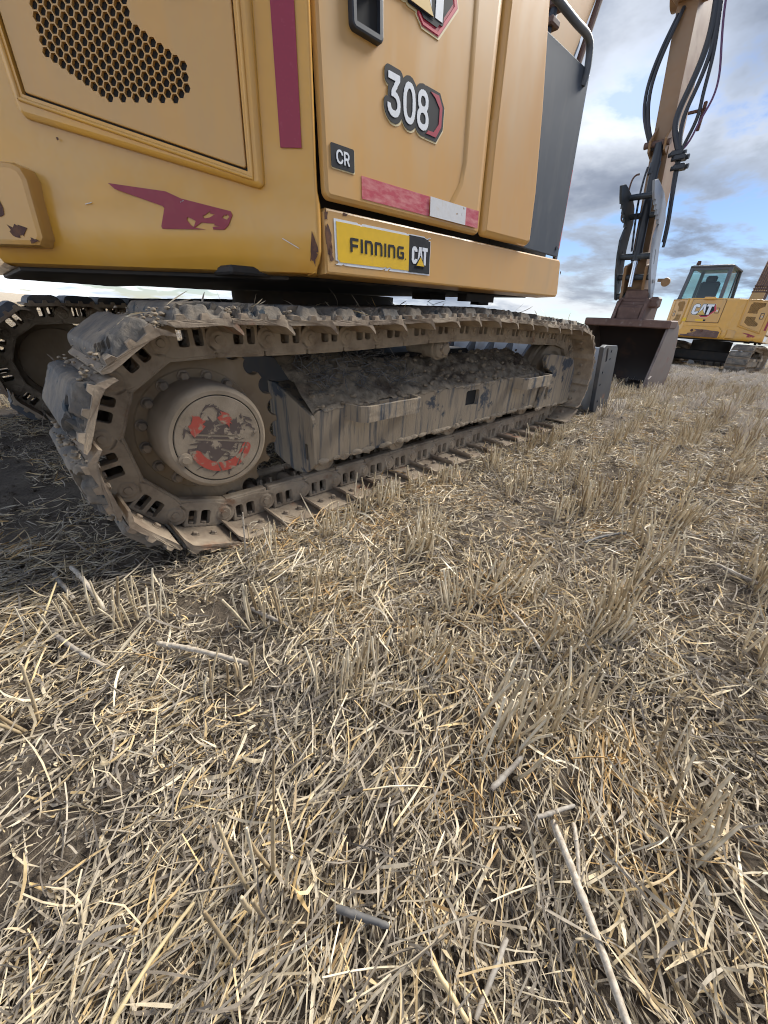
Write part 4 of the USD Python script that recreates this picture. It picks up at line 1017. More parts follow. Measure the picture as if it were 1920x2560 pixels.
        # bare, rusted places and scratches
        for k, (pl, x, y, r, sx, sy, z) in enumerate(((FACET, -0.012, 0.048, 0.022, 0.45, 1.5, 0.0075), (SIDE, 0.034, 0.085, 0.020, 0.45, 1.6, 0.0062), (SIDE, 0.038, 0.050, 0.014, 0.55, 1.5, 0.0062), (SIDE, 0.028, 0.135, 0.010, 0.6, 1.2, 0.0062), (FACET, -0.812, 0.070, 0.018, 1.4, 0.7, 0.0455), (FACET, -0.845, 0.120, 0.014, 0.9, 1.5, 0.0455),
                                                    (FACET, -0.775, 0.048, 0.008, 1.4, 0.8, 0.0455), (FACET, -0.66, 0.27, 0.003, 1, 1, 0.003), (SIDE, 0.095, 0.144, 0.006, 1.3, 0.7, 0.0062), (SIDE, 1.455, 0.10, 0.006, 0.7, 1.2, 0.0062))):
            obj('paint_chip', pl.put(_flat(affinity.translate(blob(r, 100 + k, 18, 0.42, sx, sy), x, y), z)), 'chip', root, False)
        for k, (x, y, l, a) in enumerate(((-0.075, 0.065, 0.05, -0.45), (-0.36, 0.15, 0.012, 0.4), (-0.62, 0.14, 0.02, 0.2))):
            s = affinity.rotate(sg.box(-l / 2, -0.0009, l / 2, 0.0009), math.degrees(a))
            obj('scratch', FACET.put(_flat(affinity.translate(s, x, y), 0.0070)), 'whitetape', root, False)
    else:
        logo(root, REAR, -1.455, 1.375, 0.44, 0.0145)
        decal(root, REAR, sg.box(-1.30, 1.225, -1.13, 1.265), 'signyellow', 0.0145, 'dealer_sticker')
        decal(root, REAR, sg.box(-1.13, 1.225, -1.08, 1.265), 'blackprint', 0.0145, 'dealer_sticker')
        decal(root, REAR, affinity.translate(blob(0.06, 44, 14, 0.2, 1.1, 0.8), -1.55, 1.24), 'signyellow', -0.0025, 'round_sticker')
        decal(st, SIDE, affinity.translate(text2d('SAFETY', 0.03), 0.1, 0.06), 'blackprint', L + 0.0012, 'lettering') if False else None

def _lifted(m, z):
    m = m.copy(); m.apply_translation((0, 0, z)); return m
def _shift(pl, z):
    return Plane(pl.o + pl.n * z, pl.u, pl.v)

def cab(root):
    y0, y1, x0, x1, z0, z1 = 1.10, 2.14, 0.56, 1.95, 1.62, 2.60
    post = lambda a, b, s: hull(np.vstack([np.asarray(a) + np.array(o) * s for o in np.ndindex(2, 2, 2)] + [np.asarray(b) + np.array(o) * s for o in np.ndindex(2, 2, 2)]))
    W = 0.075
    fr = [post((x0, y0, z0), (x0 + 0.10, y0 + 0.05, z1 - W), W), post((x0, y1 - W, z0), (x0 + 0.10, y1 - W - 0.05, z1 - W), W), post((x1 - W, y0, z0), (x1 - W - 0.12, y0 + 0.05, z1 - W), W), post((x1 - W, y1 - W, z0), (x1 - W - 0.12, y1 - W - 0.05, z1 - W), W),
          post((x0, y0, 1.74), (x0, y1 - W, 1.74), W), post((x0 + 0.1, y0 + 0.05, z1 - W - 0.02), (x0 + 0.1, y1 - W - 0.05, z1 - W - 0.02), 0.09), post((x0, y0, 1.74), (x1 - W, y0, 1.74), W), post((x0, y1 - W, 1.74), (x1 - W, y1 - W, 1.74), W), post((x1 - W, y0, 1.70), (x1 - W, y1 - W, 1.70), W)]
    c = obj('cab', cat(fr), 'cabframe', root, 20)
    obj('window_post', post((x1 - 0.5, y0 + 0.03, 1.7), (x1 - 0.5, y0 + 0.055, z1 - W), 0.03), 'cabframe', c, 20)
    rp = sg.Polygon([(x0 + 0.08, y0 + 0.04), (x1 - 0.14, y0 + 0.04), (x1 - 0.10, y0 + 0.1), (x1 - 0.10, y1 - 0.1), (x1 - 0.14, y1 - 0.04), (x0 + 0.08, y1 - 0.04)]).buffer(-0.03).buffer(0.03)
    obj('cab_roof', sweep_ring(np.asarray(rp.exterior.coords)[:-1], [(0.0, z1 - 0.03), (0.012, z1 - 0.015), (0.008, z1 + 0.01), (-0.04, z1 + 0.03)]), 'cabframe', c, 35)
    g = lambda a, b, cc, d: trimesh.Trimesh(np.array([a, b, cc, d]), [(0, 1, 2), (0, 2, 3)], process=False)
    obj('rear_window', g((x0 + 0.03, y0 + 0.05, 1.8), (x0 + 0.03, y1 - 0.05, 1.8), (x0 + 0.13, y1 - 0.1, z1 - 0.06), (x0 + 0.13, y0 + 0.1, z1 - 0.06)), 'glass', c, False)
    obj('right_window', g((x0 + 0.05, y0 + 0.035, 1.8), (x1 - 0.05, y0 + 0.035, 1.8), (x1 - 0.16, y0 + 0.085, z1 - 0.06), (x0 + 0.14, y0 + 0.085, z1 - 0.06)), 'glass', c, False)
    obj('front_window', g((x1 - 0.04, y0 + 0.05, 1.7), (x1 - 0.04, y1 - 0.05, 1.7), (x1 - 0.15, y1 - 0.1, z1 - 0.06), (x1 - 0.15, y0 + 0.1, z1 - 0.06)), 'glass', c, False)
    obj('left_window', g((x0 + 0.05, y1 - 0.035, 1.75), (x1 - 0.05, y1 - 0.035, 1.75), (x1 - 0.16, y1 - 0.085, z1 - 0.06), (x0 + 0.14, y1 - 0.085, z1 - 0.06)), 'glass', c, False)
    obj('cab_base', box((1.16, 1.66, 1.40), (1.20, 0.90, 0.66), 0.02), 'yellow2', root, 30)
    st = obj('operator_seat', cat([box((1.05, 1.60, 2.00), (0.14, 0.46, 0.55), 0.05), box((1.02, 1.60, 2.33), (0.10, 0.26, 0.16), 0.04), box((1.25, 1.60, 1.76), (0.45, 0.46, 0.12), 0.04)]), 'seat', c, 30)
    bc = obj('beacon', cat([cyl((0.78, 1.98, 2.60), (0.78, 1.98, 2.66), 0.015, 10), lathe([(0.0, 0.11), (0.035, 0.105), (0.055, 0.06), (0.055, 0.0), (0.0, 0.0)], (0.78, 1.98, 2.655), 'y', 16) if False else cyl((0.78, 1.98, 2.655), (0.78, 1.98, 2.74), 0.055, 16, 0.04)]), 'chip', c, 35)

def carbody(root):
    obj('car_body', cat([box((1.12, 1.01, 0.42), (1.15, 1.50, 0.26), 0.03), box((0.72, 1.01, 0.36), (0.30, 1.8, 0.18), 0.03), box((1.52, 1.01, 0.36), (0.30, 1.8, 0.18), 0.03)]), 'dark', root, 30)
    bl = []
    z = np.linspace(0.03, 0.53, 12)
    bow = 2.98 - 0.07 * np.sin(np.linspace(0, np.pi, 12))
    prof = sg.Polygon(np.vstack([np.stack([bow, z], 1), np.stack([bow + 0.03, z], 1)[::-1]]))
    m = trimesh.creation.extrude_polygon(prof, 2.12, engine='earcut')
    m.vertices = np.asarray(m.vertices)[:, [0, 2, 1]] + (0, -0.06, 0); m.invert()
    b = obj('dozer_blade', m, 'bladeback', root, 30)
    for y in (0.52, 0.71, 0.90, 1.10, 1.35, 1.6):
        pr = [(2.70, 0.20), (2.90, 0.10), (2.93, 0.50), (2.90, 0.52), (2.78, 0.40)]
        m = prism(pr, 0.03); v = np.asarray(m.vertices); m.vertices = np.stack([v[:, 0], y + v[:, 2], v[:, 1]], 1); m.invert()
        obj('blade_rib', m, 'blade', b, 20)
    for y in (0.45, 1.55):
        obj('blade_arm', hull(np.vstack([box((1.75, y, 0.36), (0.1, 0.09, 0.14)).vertices, box((2.86, y, 0.25), (0.06, 0.09, 0.16)).vertices])), 'blade', b, 20)
    ep = sg.Polygon([(2.755, 0.548), (2.80, 0.562), (3.015, 0.552), (3.045, 0.53), (3.21, 0.03), (3.205, -0.01), (3.07, -0.005), (2.905, 0.075), (2.88, 0.12)])
    hl = [sg.LineString([(2.84, 0.525), (2.87, 0.46)]).buffer(0.016), sg.Point(2.925, 0.515).buffer(0.012), sg.Point(2.94, 0.46).buffer(0.009), sg.Point(2.865, 0.37).buffer(0.010), sg.Point(2.885, 0.28).buffer(0.009), sg.Point(2.93, 0.15).buffer(0.010)]
    for y in (-0.10, 2.075):
        m = panel(ep.difference(shapely.union_all(hl)), 0.03, 0.004)
        v = np.asarray(m.vertices); m.vertices = np.stack([v[:, 0], y + 0.03 - v[:, 2], v[:, 1]], 1)
        obj('blade_end_plate', m, 'blade', b, 30)

def boom(root, full):
    Y = 0.66
    c = [(2.02, 1.18), (2.60, 2.22), (3.35, 3.60), (3.95, 4.25), (4.70, 4.62), (5.75, 4.72)]
    wid = [0.15, 0.20, 0.235, 0.25, 0.22, 0.15]
    c = np.array(c)
    t = np.gradient(c, axis=0); t /= np.linalg.norm(t, axis=1, keepdims=True)
    n = np.stack([-t[:, 1], t[:, 0]], 1)
    sh = sg.Polygon(np.vstack([c + n * np.array(wid)[:, None], (c - n * np.array(wid)[:, None])[::-1]])).buffer(-0.04).buffer(0.04)
    m = panel(sh, 0.15, 0.012)
    m2 = m.copy(); v = np.asarray(m.vertices)
    xs = v[:, 0]
    yc = Y + (xs - 2.02) * (0.27 / 3.7)
    a = m.copy(); a.vertices = np.stack([xs, yc - v[:, 2], v[:, 1]], 1)
    b = m.copy(); b.vertices = np.stack([xs, yc + v[:, 2], v[:, 1]], 1); b.invert()
    bm = obj('boom', cat([a, b]), 'boom', root, 30)
    obj('boom_foot', box((1.95, Y, 1.15), (0.42, 0.42, 0.42), 0.04), 'boom', root, 30)
    # lift cylinder in front of it
    cyd = obj('lift_cylinder', cat([cyl((2.42, Y + 0.02, 1.18), (2.86, Y + 0.03, 2.21), 0.07, 20)]), 'black', root, 35)
    obj('cylinder_rod', cyl((2.86, Y + 0.03, 2.2), (3.50, Y + 0.08, 3.32), 0.036, 16), 'chrome', cyd, 35)
    obj('cylinder_collar', cat([cyl((2.82, Y + 0.03, 2.15), (2.90, Y + 0.033, 2.30), 0.085, 18)]), 'black', cyd, 35)
    obj('cylinder_pipe', cyl((2.80, Y - 0.10, 2.0), (3.22, Y - 0.07, 3.0), 0.02, 10), 'rust', cyd, 35)
    decal(bm, Plane((2.47, Y - 0.155 + 0.03, 2.0), (0.49, 0.036, 0.87), (-0.87, 0, 0.49)), sg.box(0.1, 0.10, 0.5, 0.16), 'whitetape', 0.0, 'reflective_tape')
    decal(bm, Plane((2.47, Y - 0.155 + 0.03, 2.0), (0.49, 0.036, 0.87), (-0.87, 0, 0.49)), sg.box(0.5, 0.10, 0.8, 0.16), 'redpale', 0.0, 'reflective_tape')
    # hoses up its back
    for k in range(7):
        y = Y - 0.15 + 0.05 * k
        p = [(2.25, y, 1.62), (2.42, y, 2.30), (2.80, y + 0.03, 3.0), (3.15, y + 0.05, 3.66)]
        obj('hose', tube(spline(p, 12), 0.020, 8), 'rust' if not full else 'hose', bm, 35)
    for s in (0.0, 0.08, 0.16):
        obj('hose_clamp', box((2.37 + s * 0.4, Y, 2.15 + s), (0.09, 0.38, 0.035), 0.008), 'rust', bm, 20)

def stick(root):
    # the stick hangs almost upright, leaning to the right; the frame (s across, z along)
    yc = lambda z: 0.877 + 0.104 * (z - 2.46)
    def plate(poly, x0):
        pass
    v = []
    for z, xf, xb, w in ((0.90, 5.62, 5.84, 0.085), (1.5, 5.58, 5.88, 0.085), (2.5, 5.56, 5.95, 0.086), (3.45, 5.56, 6.02, 0.092), (4.3, 5.58, 6.0, 0.095), (4.9, 5.68, 5.9, 0.09)):
        for x in (xf, xb):
            for s in (-1, 1):
                v.append((x, yc(z) + s * w, z))
    secs = np.array(v).reshape(-1, 4, 3)
    m = cat([hull(np.vstack([secs[i], secs[i + 1]])) for i in range(len(secs) - 1)])
    st = obj('stick', m, 'stick', root, 20)
    obj('stick_boss', cat([cyl((5.66, yc(3.62) - 0.16, 3.62), (5.66, yc(3.62) + 0.16, 3.62), 0.14, 26), box((5.50, yc(3.62), 3.66), (0.30, 0.30, 0.34), 0.05)]), 'stick', st, 30)
    for s in (-1, 1):
        m = prism(sg.Polygon([(5.62, 2.30), (5.48, 2.34), (5.45, 2.42), (5.50, 2.47), (5.62, 2.62)]).buffer(0.01), 0.02)
        w = np.asarray(m.vertices); m.vertices = np.stack([w[:, 0], yc(2.4) + s * 0.075 - 0.01 + w[:, 2], w[:, 1]], 1)
        obj('cylinder_bracket', m, 'stick', st, 25)
    obj('bracket_pin', cyl((5.50, yc(2.4) - 0.11, 2.40), (5.50, yc(2.4) + 0.14, 2.40), 0.03, 16), 'rust', st, 30)
    tc = obj('thumb_cylinder', cat([cyl((5.50, yc(2.34), 2.40), (5.47, yc(1.35) - 0.01, 1.36), 0.043, 22), cyl((5.50, yc(2.2), 2.24), (5.498, yc(2.18), 2.14), 0.053, 22), cyl((5.47, yc(1.38), 1.42), (5.468, yc(1.32), 1.33), 0.052, 22)]), 'black', root, 35)
    obj('cylinder_rod', cyl((5.47, yc(1.36), 1.36), (5.46, yc(1.08), 1.06), 0.026, 16), 'chrome', tc, 35)
    obj('cylinder_pipe', tube(spline([(5.45, yc(2.2) + 0.05, 2.2), (5.44, yc(2.0) + 0.075, 2.05), (5.43, yc(1.6) + 0.07, 1.65), (5.43, yc(1.4) + 0.05, 1.42)], 14), 0.011, 8), 'hose', tc, 35)
    # thumb: two hooked plates with cross tubes
    prof = [(5.58, 0.93), (5.50, 1.06), (5.42, 1.20), (5.36, 1.38), (5.345, 1.53), (5.40, 1.63)]
    te = []
    a, b = np.array((5.43, 1.665)), np.array((5.14, 1.885))
    for k in range(6):
        p, q = a + (b - a) * k / 6, a + (b - a) * (k + 1) / 6
        te += [p, p + (q - p) * 0.35 + np.array((-0.028, -0.022))]
    prof += te + [(5.10, 1.895), (5.055, 1.985), (5.16, 2.015), (5.24, 2.00), (5.44, 1.94), (5.56, 1.86), (5.63, 1.73), (5.60, 1.60), (5.585, 1.45), (5.63, 1.22), (5.66, 1.05), (5.66, 0.95), (5.62, 0.92)]
    tp = sg.Polygon(prof).buffer(0).difference(shapely.union_all([sg.Point(5.54, 1.12).buffer(0.022), sg.LineString([(5.47, 1.3), (5.46, 1.42)]).buffer(0.012)]))
    ly, ry = (lambda z: 0.92 + 0.07 * (z - 0.95)), (lambda z: 0.53 + 0.145 * (z - 0.95))
    th = None
    for fn in (ly, ry):
        m = panel(tp, 0.024, 0.004)
        w = np.asarray(m.vertices); m.vertices = np.stack([w[:, 0], fn(w[:, 1]) - w[:, 2], w[:, 1]], 1)
        o = obj('thumb_plate', m, 'thumb' if fn is ry else 'thumbshade', root, 30)  # right plate painted in the lit tone, left plate in the shaded one
        th = th or o
    for x, z, r in ((5.36, 1.925, 0.030), (5.50, 1.77, 0.030), (5.45, 1.37, 0.032), (5.52, 1.165, 0.032), (5.61, 0.965, 0.036)):
        obj('thumb_tube', cyl((x, ry(z) - 0.02, z), (x, ly(z), z), r, 16), 'thumbshade', root, 35)
    # linkage above the bucket
    for s in (-1, 1):
        m = prism(sg.Polygon([(5.46, 1.26), (5.60, 1.30), (5.74, 0.92), (5.62, 0.86)]).buffer(0.02), 0.03)
        w = np.asarray(m.vertices); m.vertices = np.stack([w[:, 0], yc(1.0) + s * 0.115 - 0.015 + w[:, 2], w[:, 1]], 1)
        obj('bucket_link', m, 'stick', root, 25)
    obj('quick_coupler', cat([box((5.66, 0.66, 0.90), (0.34, 0.34, 0.10), 0.02), box((5.62, 0.66, 0.97), (0.20, 0.26, 0.14), 0.02), cyl((5.5, 0.47, 0.88), (5.5, 0.84, 0.88), 0.034, 16), cyl((5.78, 0.47, 0.88), (5.78, 0.84, 0.88), 0.034, 16), box((5.56, 0.44, 0.90), (0.16, 0.10, 0.12), 0.02)]), 'rust', root, 25)
    obj('bucket_bracket', cat([box((5.60, 0.645, 0.78), (0.42, 0.30, 0.18), 0.03)]), 'rust', root, 25)
    lt = obj('work_light', cat([cyl((5.66, 0.42, 1.12), (5.56, 0.40, 1.11), 0.045, 16), box((5.70, 0.46, 1.14), (0.06, 0.12, 0.03))]), 'stick', root, 30)
    # bucket, mouth towards the machine
    y0, y1 = 0.145, 1.085
    side = sg.Polygon([(5.30, 0.635), (5.31, 0.70), (5.56, 0.715), (5.72, 0.66), (5.88, 0.50), (6.00, 0.28), (6.03, 0.08), (5.98, -0.055), (5.86, -0.085), (5.08, -0.045), (5.09, 0.01)])
    inn = sg.Polygon([(5.20, 0.62), (5.54, 0.68), (5.69, 0.63), (5.85, 0.48), (5.965, 0.27), (5.99, 0.08), (5.95, -0.03), (5.85, -0.05), (4.9, -0.012)])
    shell = side.difference(inn)
    m = trimesh.creation.extrude_polygon(shell, y1 - y0 - 0.05, engine='earcut')
    m.vertices = np.asarray(m.vertices)[:, [0, 2, 1]] + (0, y0 + 0.025, 0); m.invert()
    bk = obj('bucket', m, 'bucketin', root, 30)
    for y in (y0, y1 - 0.025):
        m = panel(side, 0.025, 0.004)
        w = np.asarray(m.vertices); m.vertices = np.stack([w[:, 0], y + 0.025 - w[:, 2], w[:, 1]], 1)
        obj('bucket_side', m, 'bucketside', bk, 30)
    wp = sg.Polygon([(5.07, -0.045), (5.12, 0.10), (5.20, 0.13), (5.50, 0.02), (5.62, -0.06)])
    m = panel(wp, 0.016, 0.003); w = np.asarray(m.vertices); m.vertices = np.stack([w[:, 0], y0 - w[:, 2], w[:, 1]], 1)
    obj('wear_plate', m, 'bucketside', bk, 30)
    obj('bucket_lip', box((5.42, (y0 + y1) / 2, 0.675), (0.30, y1 - y0 + 0.02, 0.085), 0.012), 'rust', bk, 25)
    obj('cutting_edge', box((5.10, (y0 + y1) / 2, -0.04), (0.16, y1 - y0 + 0.02, 0.025), 0.004), 'rust', bk, 25)
    for y in (0.49, 0.80):
        m = panel(sg.Polygon([(5.34, 0.70), (5.40, 0.86), (5.46, 0.93), (5.54, 0.93), (5.66, 0.92), (5.80, 0.93), (5.86, 0.85), (5.88, 0.55), (5.7, 0.65)]), 0.035, 0.005)
        w = np.asarray(m.vertices); m.vertices = np.stack([w[:, 0], y + 0.0175 - w[:, 2], w[:, 1]], 1)
        obj('bucket_ear', m, 'rust', bk, 30)
    # hoses beside the stick
    def hs(pts, r, mat='hose', x=5.5):
        p = [np.array((q[2] if len(q) > 2 else x, q[0], q[1])) for q in pts]
        obj('hose', tube(spline(p, 40), r * 0.82, 8), mat, root, 40)
    hs([(1.04, 3.40, 5.55), (1.095, 3.16), (1.137, 2.89), (1.10, 2.68), (0.985, 2.45), (0.94, 2.36, 5.52)], 0.022)
    hs([(1.005, 3.44, 5.55), (1.06, 3.17), (1.10, 2.90), (1.065, 2.68), (0.965, 2.45), (0.92, 2.36, 5.52)], 0.022)
    hs([(0.74, 3.9, 5.6), (0.715, 3.375), (0.684, 3.13), (0.739, 2.75), (0.766, 2.57), (0.72, 2.42), (0.654, 2.30)], 0.034)
    hs([(0.70, 3.9, 5.6), (0.68, 3.375), (0.635, 3.05), (0.67, 2.75), (0.70, 2.57), (0.68, 2.42), (0.64, 2.30)], 0.024)
    hs([(0.69, 3.9, 5.65), (0.66, 3.3), (0.60, 2.95), (0.585, 2.70), (0.575, 2.55), (0.60, 2.42), (0.63, 2.28)], 0.020)
    hs([(0.655, 3.9, 5.7), (0.64, 3.37), (0.545, 3.0), (0.495, 2.65), (0.545, 2.50), (0.57, 2.40), (0.63, 2.30)], 0.012, 'purple')
    hs([(0.63, 2.30), (0.60, 2.05), (0.56, 1.80), (0.53, 1.60), (0.52, 1.45)], 0.018)
    hs([(0.65, 2.32), (0.63, 2.10), (0.585, 1.85), (0.55, 1.62), (0.54, 1.5)], 0.015)
    hs([(0.985, 2.16), (1.03, 2.15), (1.055, 2.05), (1.06, 1.85), (1.04, 1.74), (0.99, 1.73), (0.96, 1.8)], 0.012, 'rust')
    for z, y in ((2.24, 0.62), (2.16, 0.60), (2.28, 0.66)):
        obj('hose_fitting', cat([box((5.5, y, z), (0.10, 0.11, 0.05), 0.01), cyl((5.5, y - 0.08, z), (5.5, y + 0.08, z), 0.022, 10)]), 'latch', root, 25)
    obj('hose_bracket', cat([box((5.52, 0.60, 2.60), (0.03, 0.15, 0.02)), box((5.52, 0.545, 2.55), (0.03, 0.03, 0.22), 0.006)]), 'chip', root, 20)

def excavator(name, label, tf, full):
    root = thing(name, label, 'excavator', None, tf)
    track(root, full, 0)
    track(root, False, 1)
    carbody(root)
    upper(root, full)
    cab(root)
    boom(root, full)
    if full:
        stick(root)
    return root

T1 = np.eye(4); T1[:3, :3] = MT
ex1 = excavator('excavator', 'large yellow excavator in front, mud-caked steel track, red tape, model number 308', T1, True)
h2 = -0.0417
T2 = np.eye(4); T2[:3, :3] = [[math.cos(h2), -math.sin(h2), 0], [math.sin(h2), math.cos(h2), 0], [0, 0, 1]]; T2[:3, 3] = (13.571, 0.197, 0.162)
ex2 = excavator('excavator', 'far yellow excavator seen from behind with glazed dark cab and rusty bumper', T2, False)

# ------------------------------------------------------------------ straw, stubble and loose stalks
DIRN = math.radians(28)
sg_ = np.random.default_rng(11)

def litter_patch(seed, n, rad, spread, w=(0.0018, 0.0050), L=(0.04, 0.16), lift=0.03, stems=0.4, seg=4):
    g = np.random.default_rng(seed)
    out = []
    for k in range(n):
        r, a = rad * math.sqrt(g.random()), g.uniform(0, 2 * np.pi)
        z = lift * g.random() ** 1.3
        az = g.normal() * spread + (np.pi if g.random() < 0.5 else 0)
        d = np.array([math.cos(az), math.sin(az), g.normal() * 0.16 + 0.08])
        p = np.array([r * math.cos(a), r * math.sin(a), z])
        l = g.uniform(*L) * (0.5 if g.random() < 0.25 else 1)
        if g.random() < stems:
            d /= np.linalg.norm(d)
            q = p + d * l
            q[2] = max(q[2], 0.002)
            out.append(stem(p, q, g.uniform(0.0008, 0.0018), 3, 0.004, g))
        else:
            out.append(ribbon(p, d, l, g.uniform(*w), 0.75 * abs(g.normal()) + 0.08, g, seg, 0.8))
    v, f, n0 = [], [], 0
    m = join(out)
    vv = np.asarray(m.vertices); vv[:, 2] = np.abs(vv[:, 2]); m.vertices = vv
    return m

def tuft_mesh(seed, n, rad, hgt, lean, r=(0.0018, 0.0031), leaves=6, sides=5):
    g = np.random.default_rng(seed)
    out = []
    for k in range(n):
        a = g.normal(size=2) * rad * np.array([1.6, 0.7])
        h = hgt * g.uniform(0.62, 1.08)
        l = g.normal(size=2) * lean + a * 1.2
        p = np.array([a[0], a[1], -0.01])
        out.append(stem(p, p + np.array([l[0] * h, l[1] * h, h]), g.uniform(*r), sides, 0.003, g))
    for k in range(leaves):
        a = g.normal(size=2) * rad * 1.6
        out.append(ribbon((a[0], a[1], 0.02 * g.random()), (g.normal(), g.normal(), 0.5), g.uniform(0.05, 0.12), g.uniform(0.003, 0.006), 1.2, g))
    return join(out)

def instancer(name, protos, pos, yaw, scale, idx, kind='stuff', tilt=None):
    pi = UsdGeom.PointInstancer.Define(stage, '/World/' + name)
    tag(pi.GetPrim(), kind=kind)
    paths = []
    for k, (m, mat) in enumerate(protos):
        pth = f'/World/{name}/clump_{k:03d}'
        give_tone(usdkit.mesh(stage, pth, m, M[mat], smooth=False), m, False)
        paths.append(Sdf.Path(pth))
    pi.CreatePrototypesRel().SetTargets(paths)
    pi.CreateProtoIndicesAttr(Vt.IntArray.FromNumpy(np.asarray(idx, np.int32)))
    pi.CreatePositionsAttr(Vt.Vec3fArray.FromNumpy(np.asarray(pos, np.float32)))
    h = np.asarray(yaw) / 2
    t = np.zeros(len(h)) if tilt is None else np.asarray(tilt) / 2
    q = np.stack([np.cos(h) * np.cos(t), np.cos(h) * np.sin(t), np.sin(h) * np.sin(t), np.sin(h) * np.cos(t)], 1)
    pi.CreateOrientationsAttr(Vt.QuathArray([Gf.Quath(*map(float, r)) for r in q]))
    pi.CreateScalesAttr(Vt.Vec3fArray.FromNumpy(np.repeat(np.asarray(scale, np.float32)[:, None], 3, 1)))
    return pi.GetPrim()

def in_view(x, y, r0, r1, n, g):
    """points of an area a little wider than the camera's view, between two distances from it"""
    pass

CX, CY = (MT @ EYE)[:2]
def scatter(r0, r1, dens, g, half=64):
    a = math.radians(half)
    area = a * (r1 * r1 - r0 * r0)
    n = int(area * dens)
    r = np.sqrt(g.uniform(r0 * r0, r1 * r1, n))
    t = YAW + g.uniform(-a, a, n)
    return CX + r * np.cos(t), CY + r * np.sin(t)

def under_machine(x, y):
    return (x > -0.1) & (x < 2.6) & (y > -0.13) & (y < 2.16)
def bare(x, y):
    """the earth churned up behind the tracks and under the machine carries little straw"""
    b = np.exp(-(((x + 0.42) / 0.42) ** 2 + ((y - 0.22) / 0.34) ** 2)) * 0.55 + 0.6 * np.exp(-(((x + 0.45) / 0.5) ** 2 + ((y - 1.3) / 0.9) ** 2)) * 0.6
    b = b + 0.8 * ((x > 0) & (x < 2.5) & (y > -0.12) & (y < 0.30))
    b = b + (0.30 + 0.30 * sstep(0.9, 1.6, np.hypot(x - CX, y - CY))) * sstep(0.50, 0.60, meshkit.fbm(np.stack([x * 3.1, y * 3.1, 0 * x + 5], -1), 3, 21))
    return np.clip(b, 0, 0.9)

near_p = [(litter_patch(s, 340, 0.20, 0.6, w=(0.0015, 0.0050), L=(0.03, 0.125), lift=0.026), 'straw') for s in range(5)] + [(litter_patch(40 + s, 300, 0.20, 1.6, w=(0.0015, 0.0052), L=(0.015, 0.075), lift=0.018), 'straw') for s in range(4)] + [(litter_patch(60 + s, 110, 0.12, 1.6, (0.0028, 0.0062), (0.03, 0.09), 0.03, 0.05, 5), 'straw') for s in range(3)] + [(litter_patch(80 + s, 260, 0.17, 1.6, (0.002, 0.0055), (0.008, 0.034), 0.018, 0.35, 2), 'straw') for s in range(3)]
P_, Yw, S_, I_, Tl = [], [], [], [], []
for r0, r1, dens, sc, half in ((0.0, 0.8, 84, 0.92, 180), (0.8, 2.2, 66, 0.95, 88), (2.2, 4.5, 36, 1.0, 74), (4.5, 9.0, 13, 1.1, 64), (9.0, 18.0, 5.0, 1.4, 60), (18.0, 40.0, 1.0, 2.6, 58)):
    x, y = scatter(r0, r1, dens, sg_, half)
    bb = bare(x, y) * (1 if r1 <= 9 else 0)
    keep = sg_.random(len(x)) > bb
    x, y = x[keep], y[keep]
    n = len(x)
    al = sg_.random(n) < np.where(np.hypot(x - CX, y - CY) < 1.1, 0.55, 0.12)
    rnd = np.where(sg_.random(n) < 0.58, sg_.integers(5, 9, n), sg_.integers(9, 15, n))
    I_.append(np.where(al, sg_.integers(0, 5, n), rnd))
    Yw.append(np.where(al, DIRN + sg_.normal(size=n) * 0.35, sg_.uniform(0, 2 * np.pi, n)))
    z = height(x, y) - 0.004
    P_.append(np.stack([x, y, z], 1)); S_.append(sc * sg_.uniform(0.75, 1.2, n)); Tl.append(sg_.normal(size=n) * 0.05)
instancer('straw_litter', near_p, np.vstack(P_), np.concatenate(Yw), np.concatenate(S_), np.concatenate(I_), tilt=np.concatenate(Tl))

# crumbs of earth
clods = [(rough(icosphere(0.012, (0, 0, 0.003), (1, 1, 0.7), 2), 0.008, 110, k, 3), 'soil') for k in range(4)]
x, y = scatter(0.0, 4.0, 260, sg_, 80)
kk = sg_.random(len(x)) < 0.12 + 0.88 * bare(x, y) ** 1.5
x, y = x[kk], y[kk]
instancer('soil_crumbs', clods, np.c_[x, y, height(x, y)], sg_.uniform(0, 6.28, len(x)), 0.25 + 1.2 * sg_.random(len(x)) ** 3, sg_.integers(0, 4, len(x)))

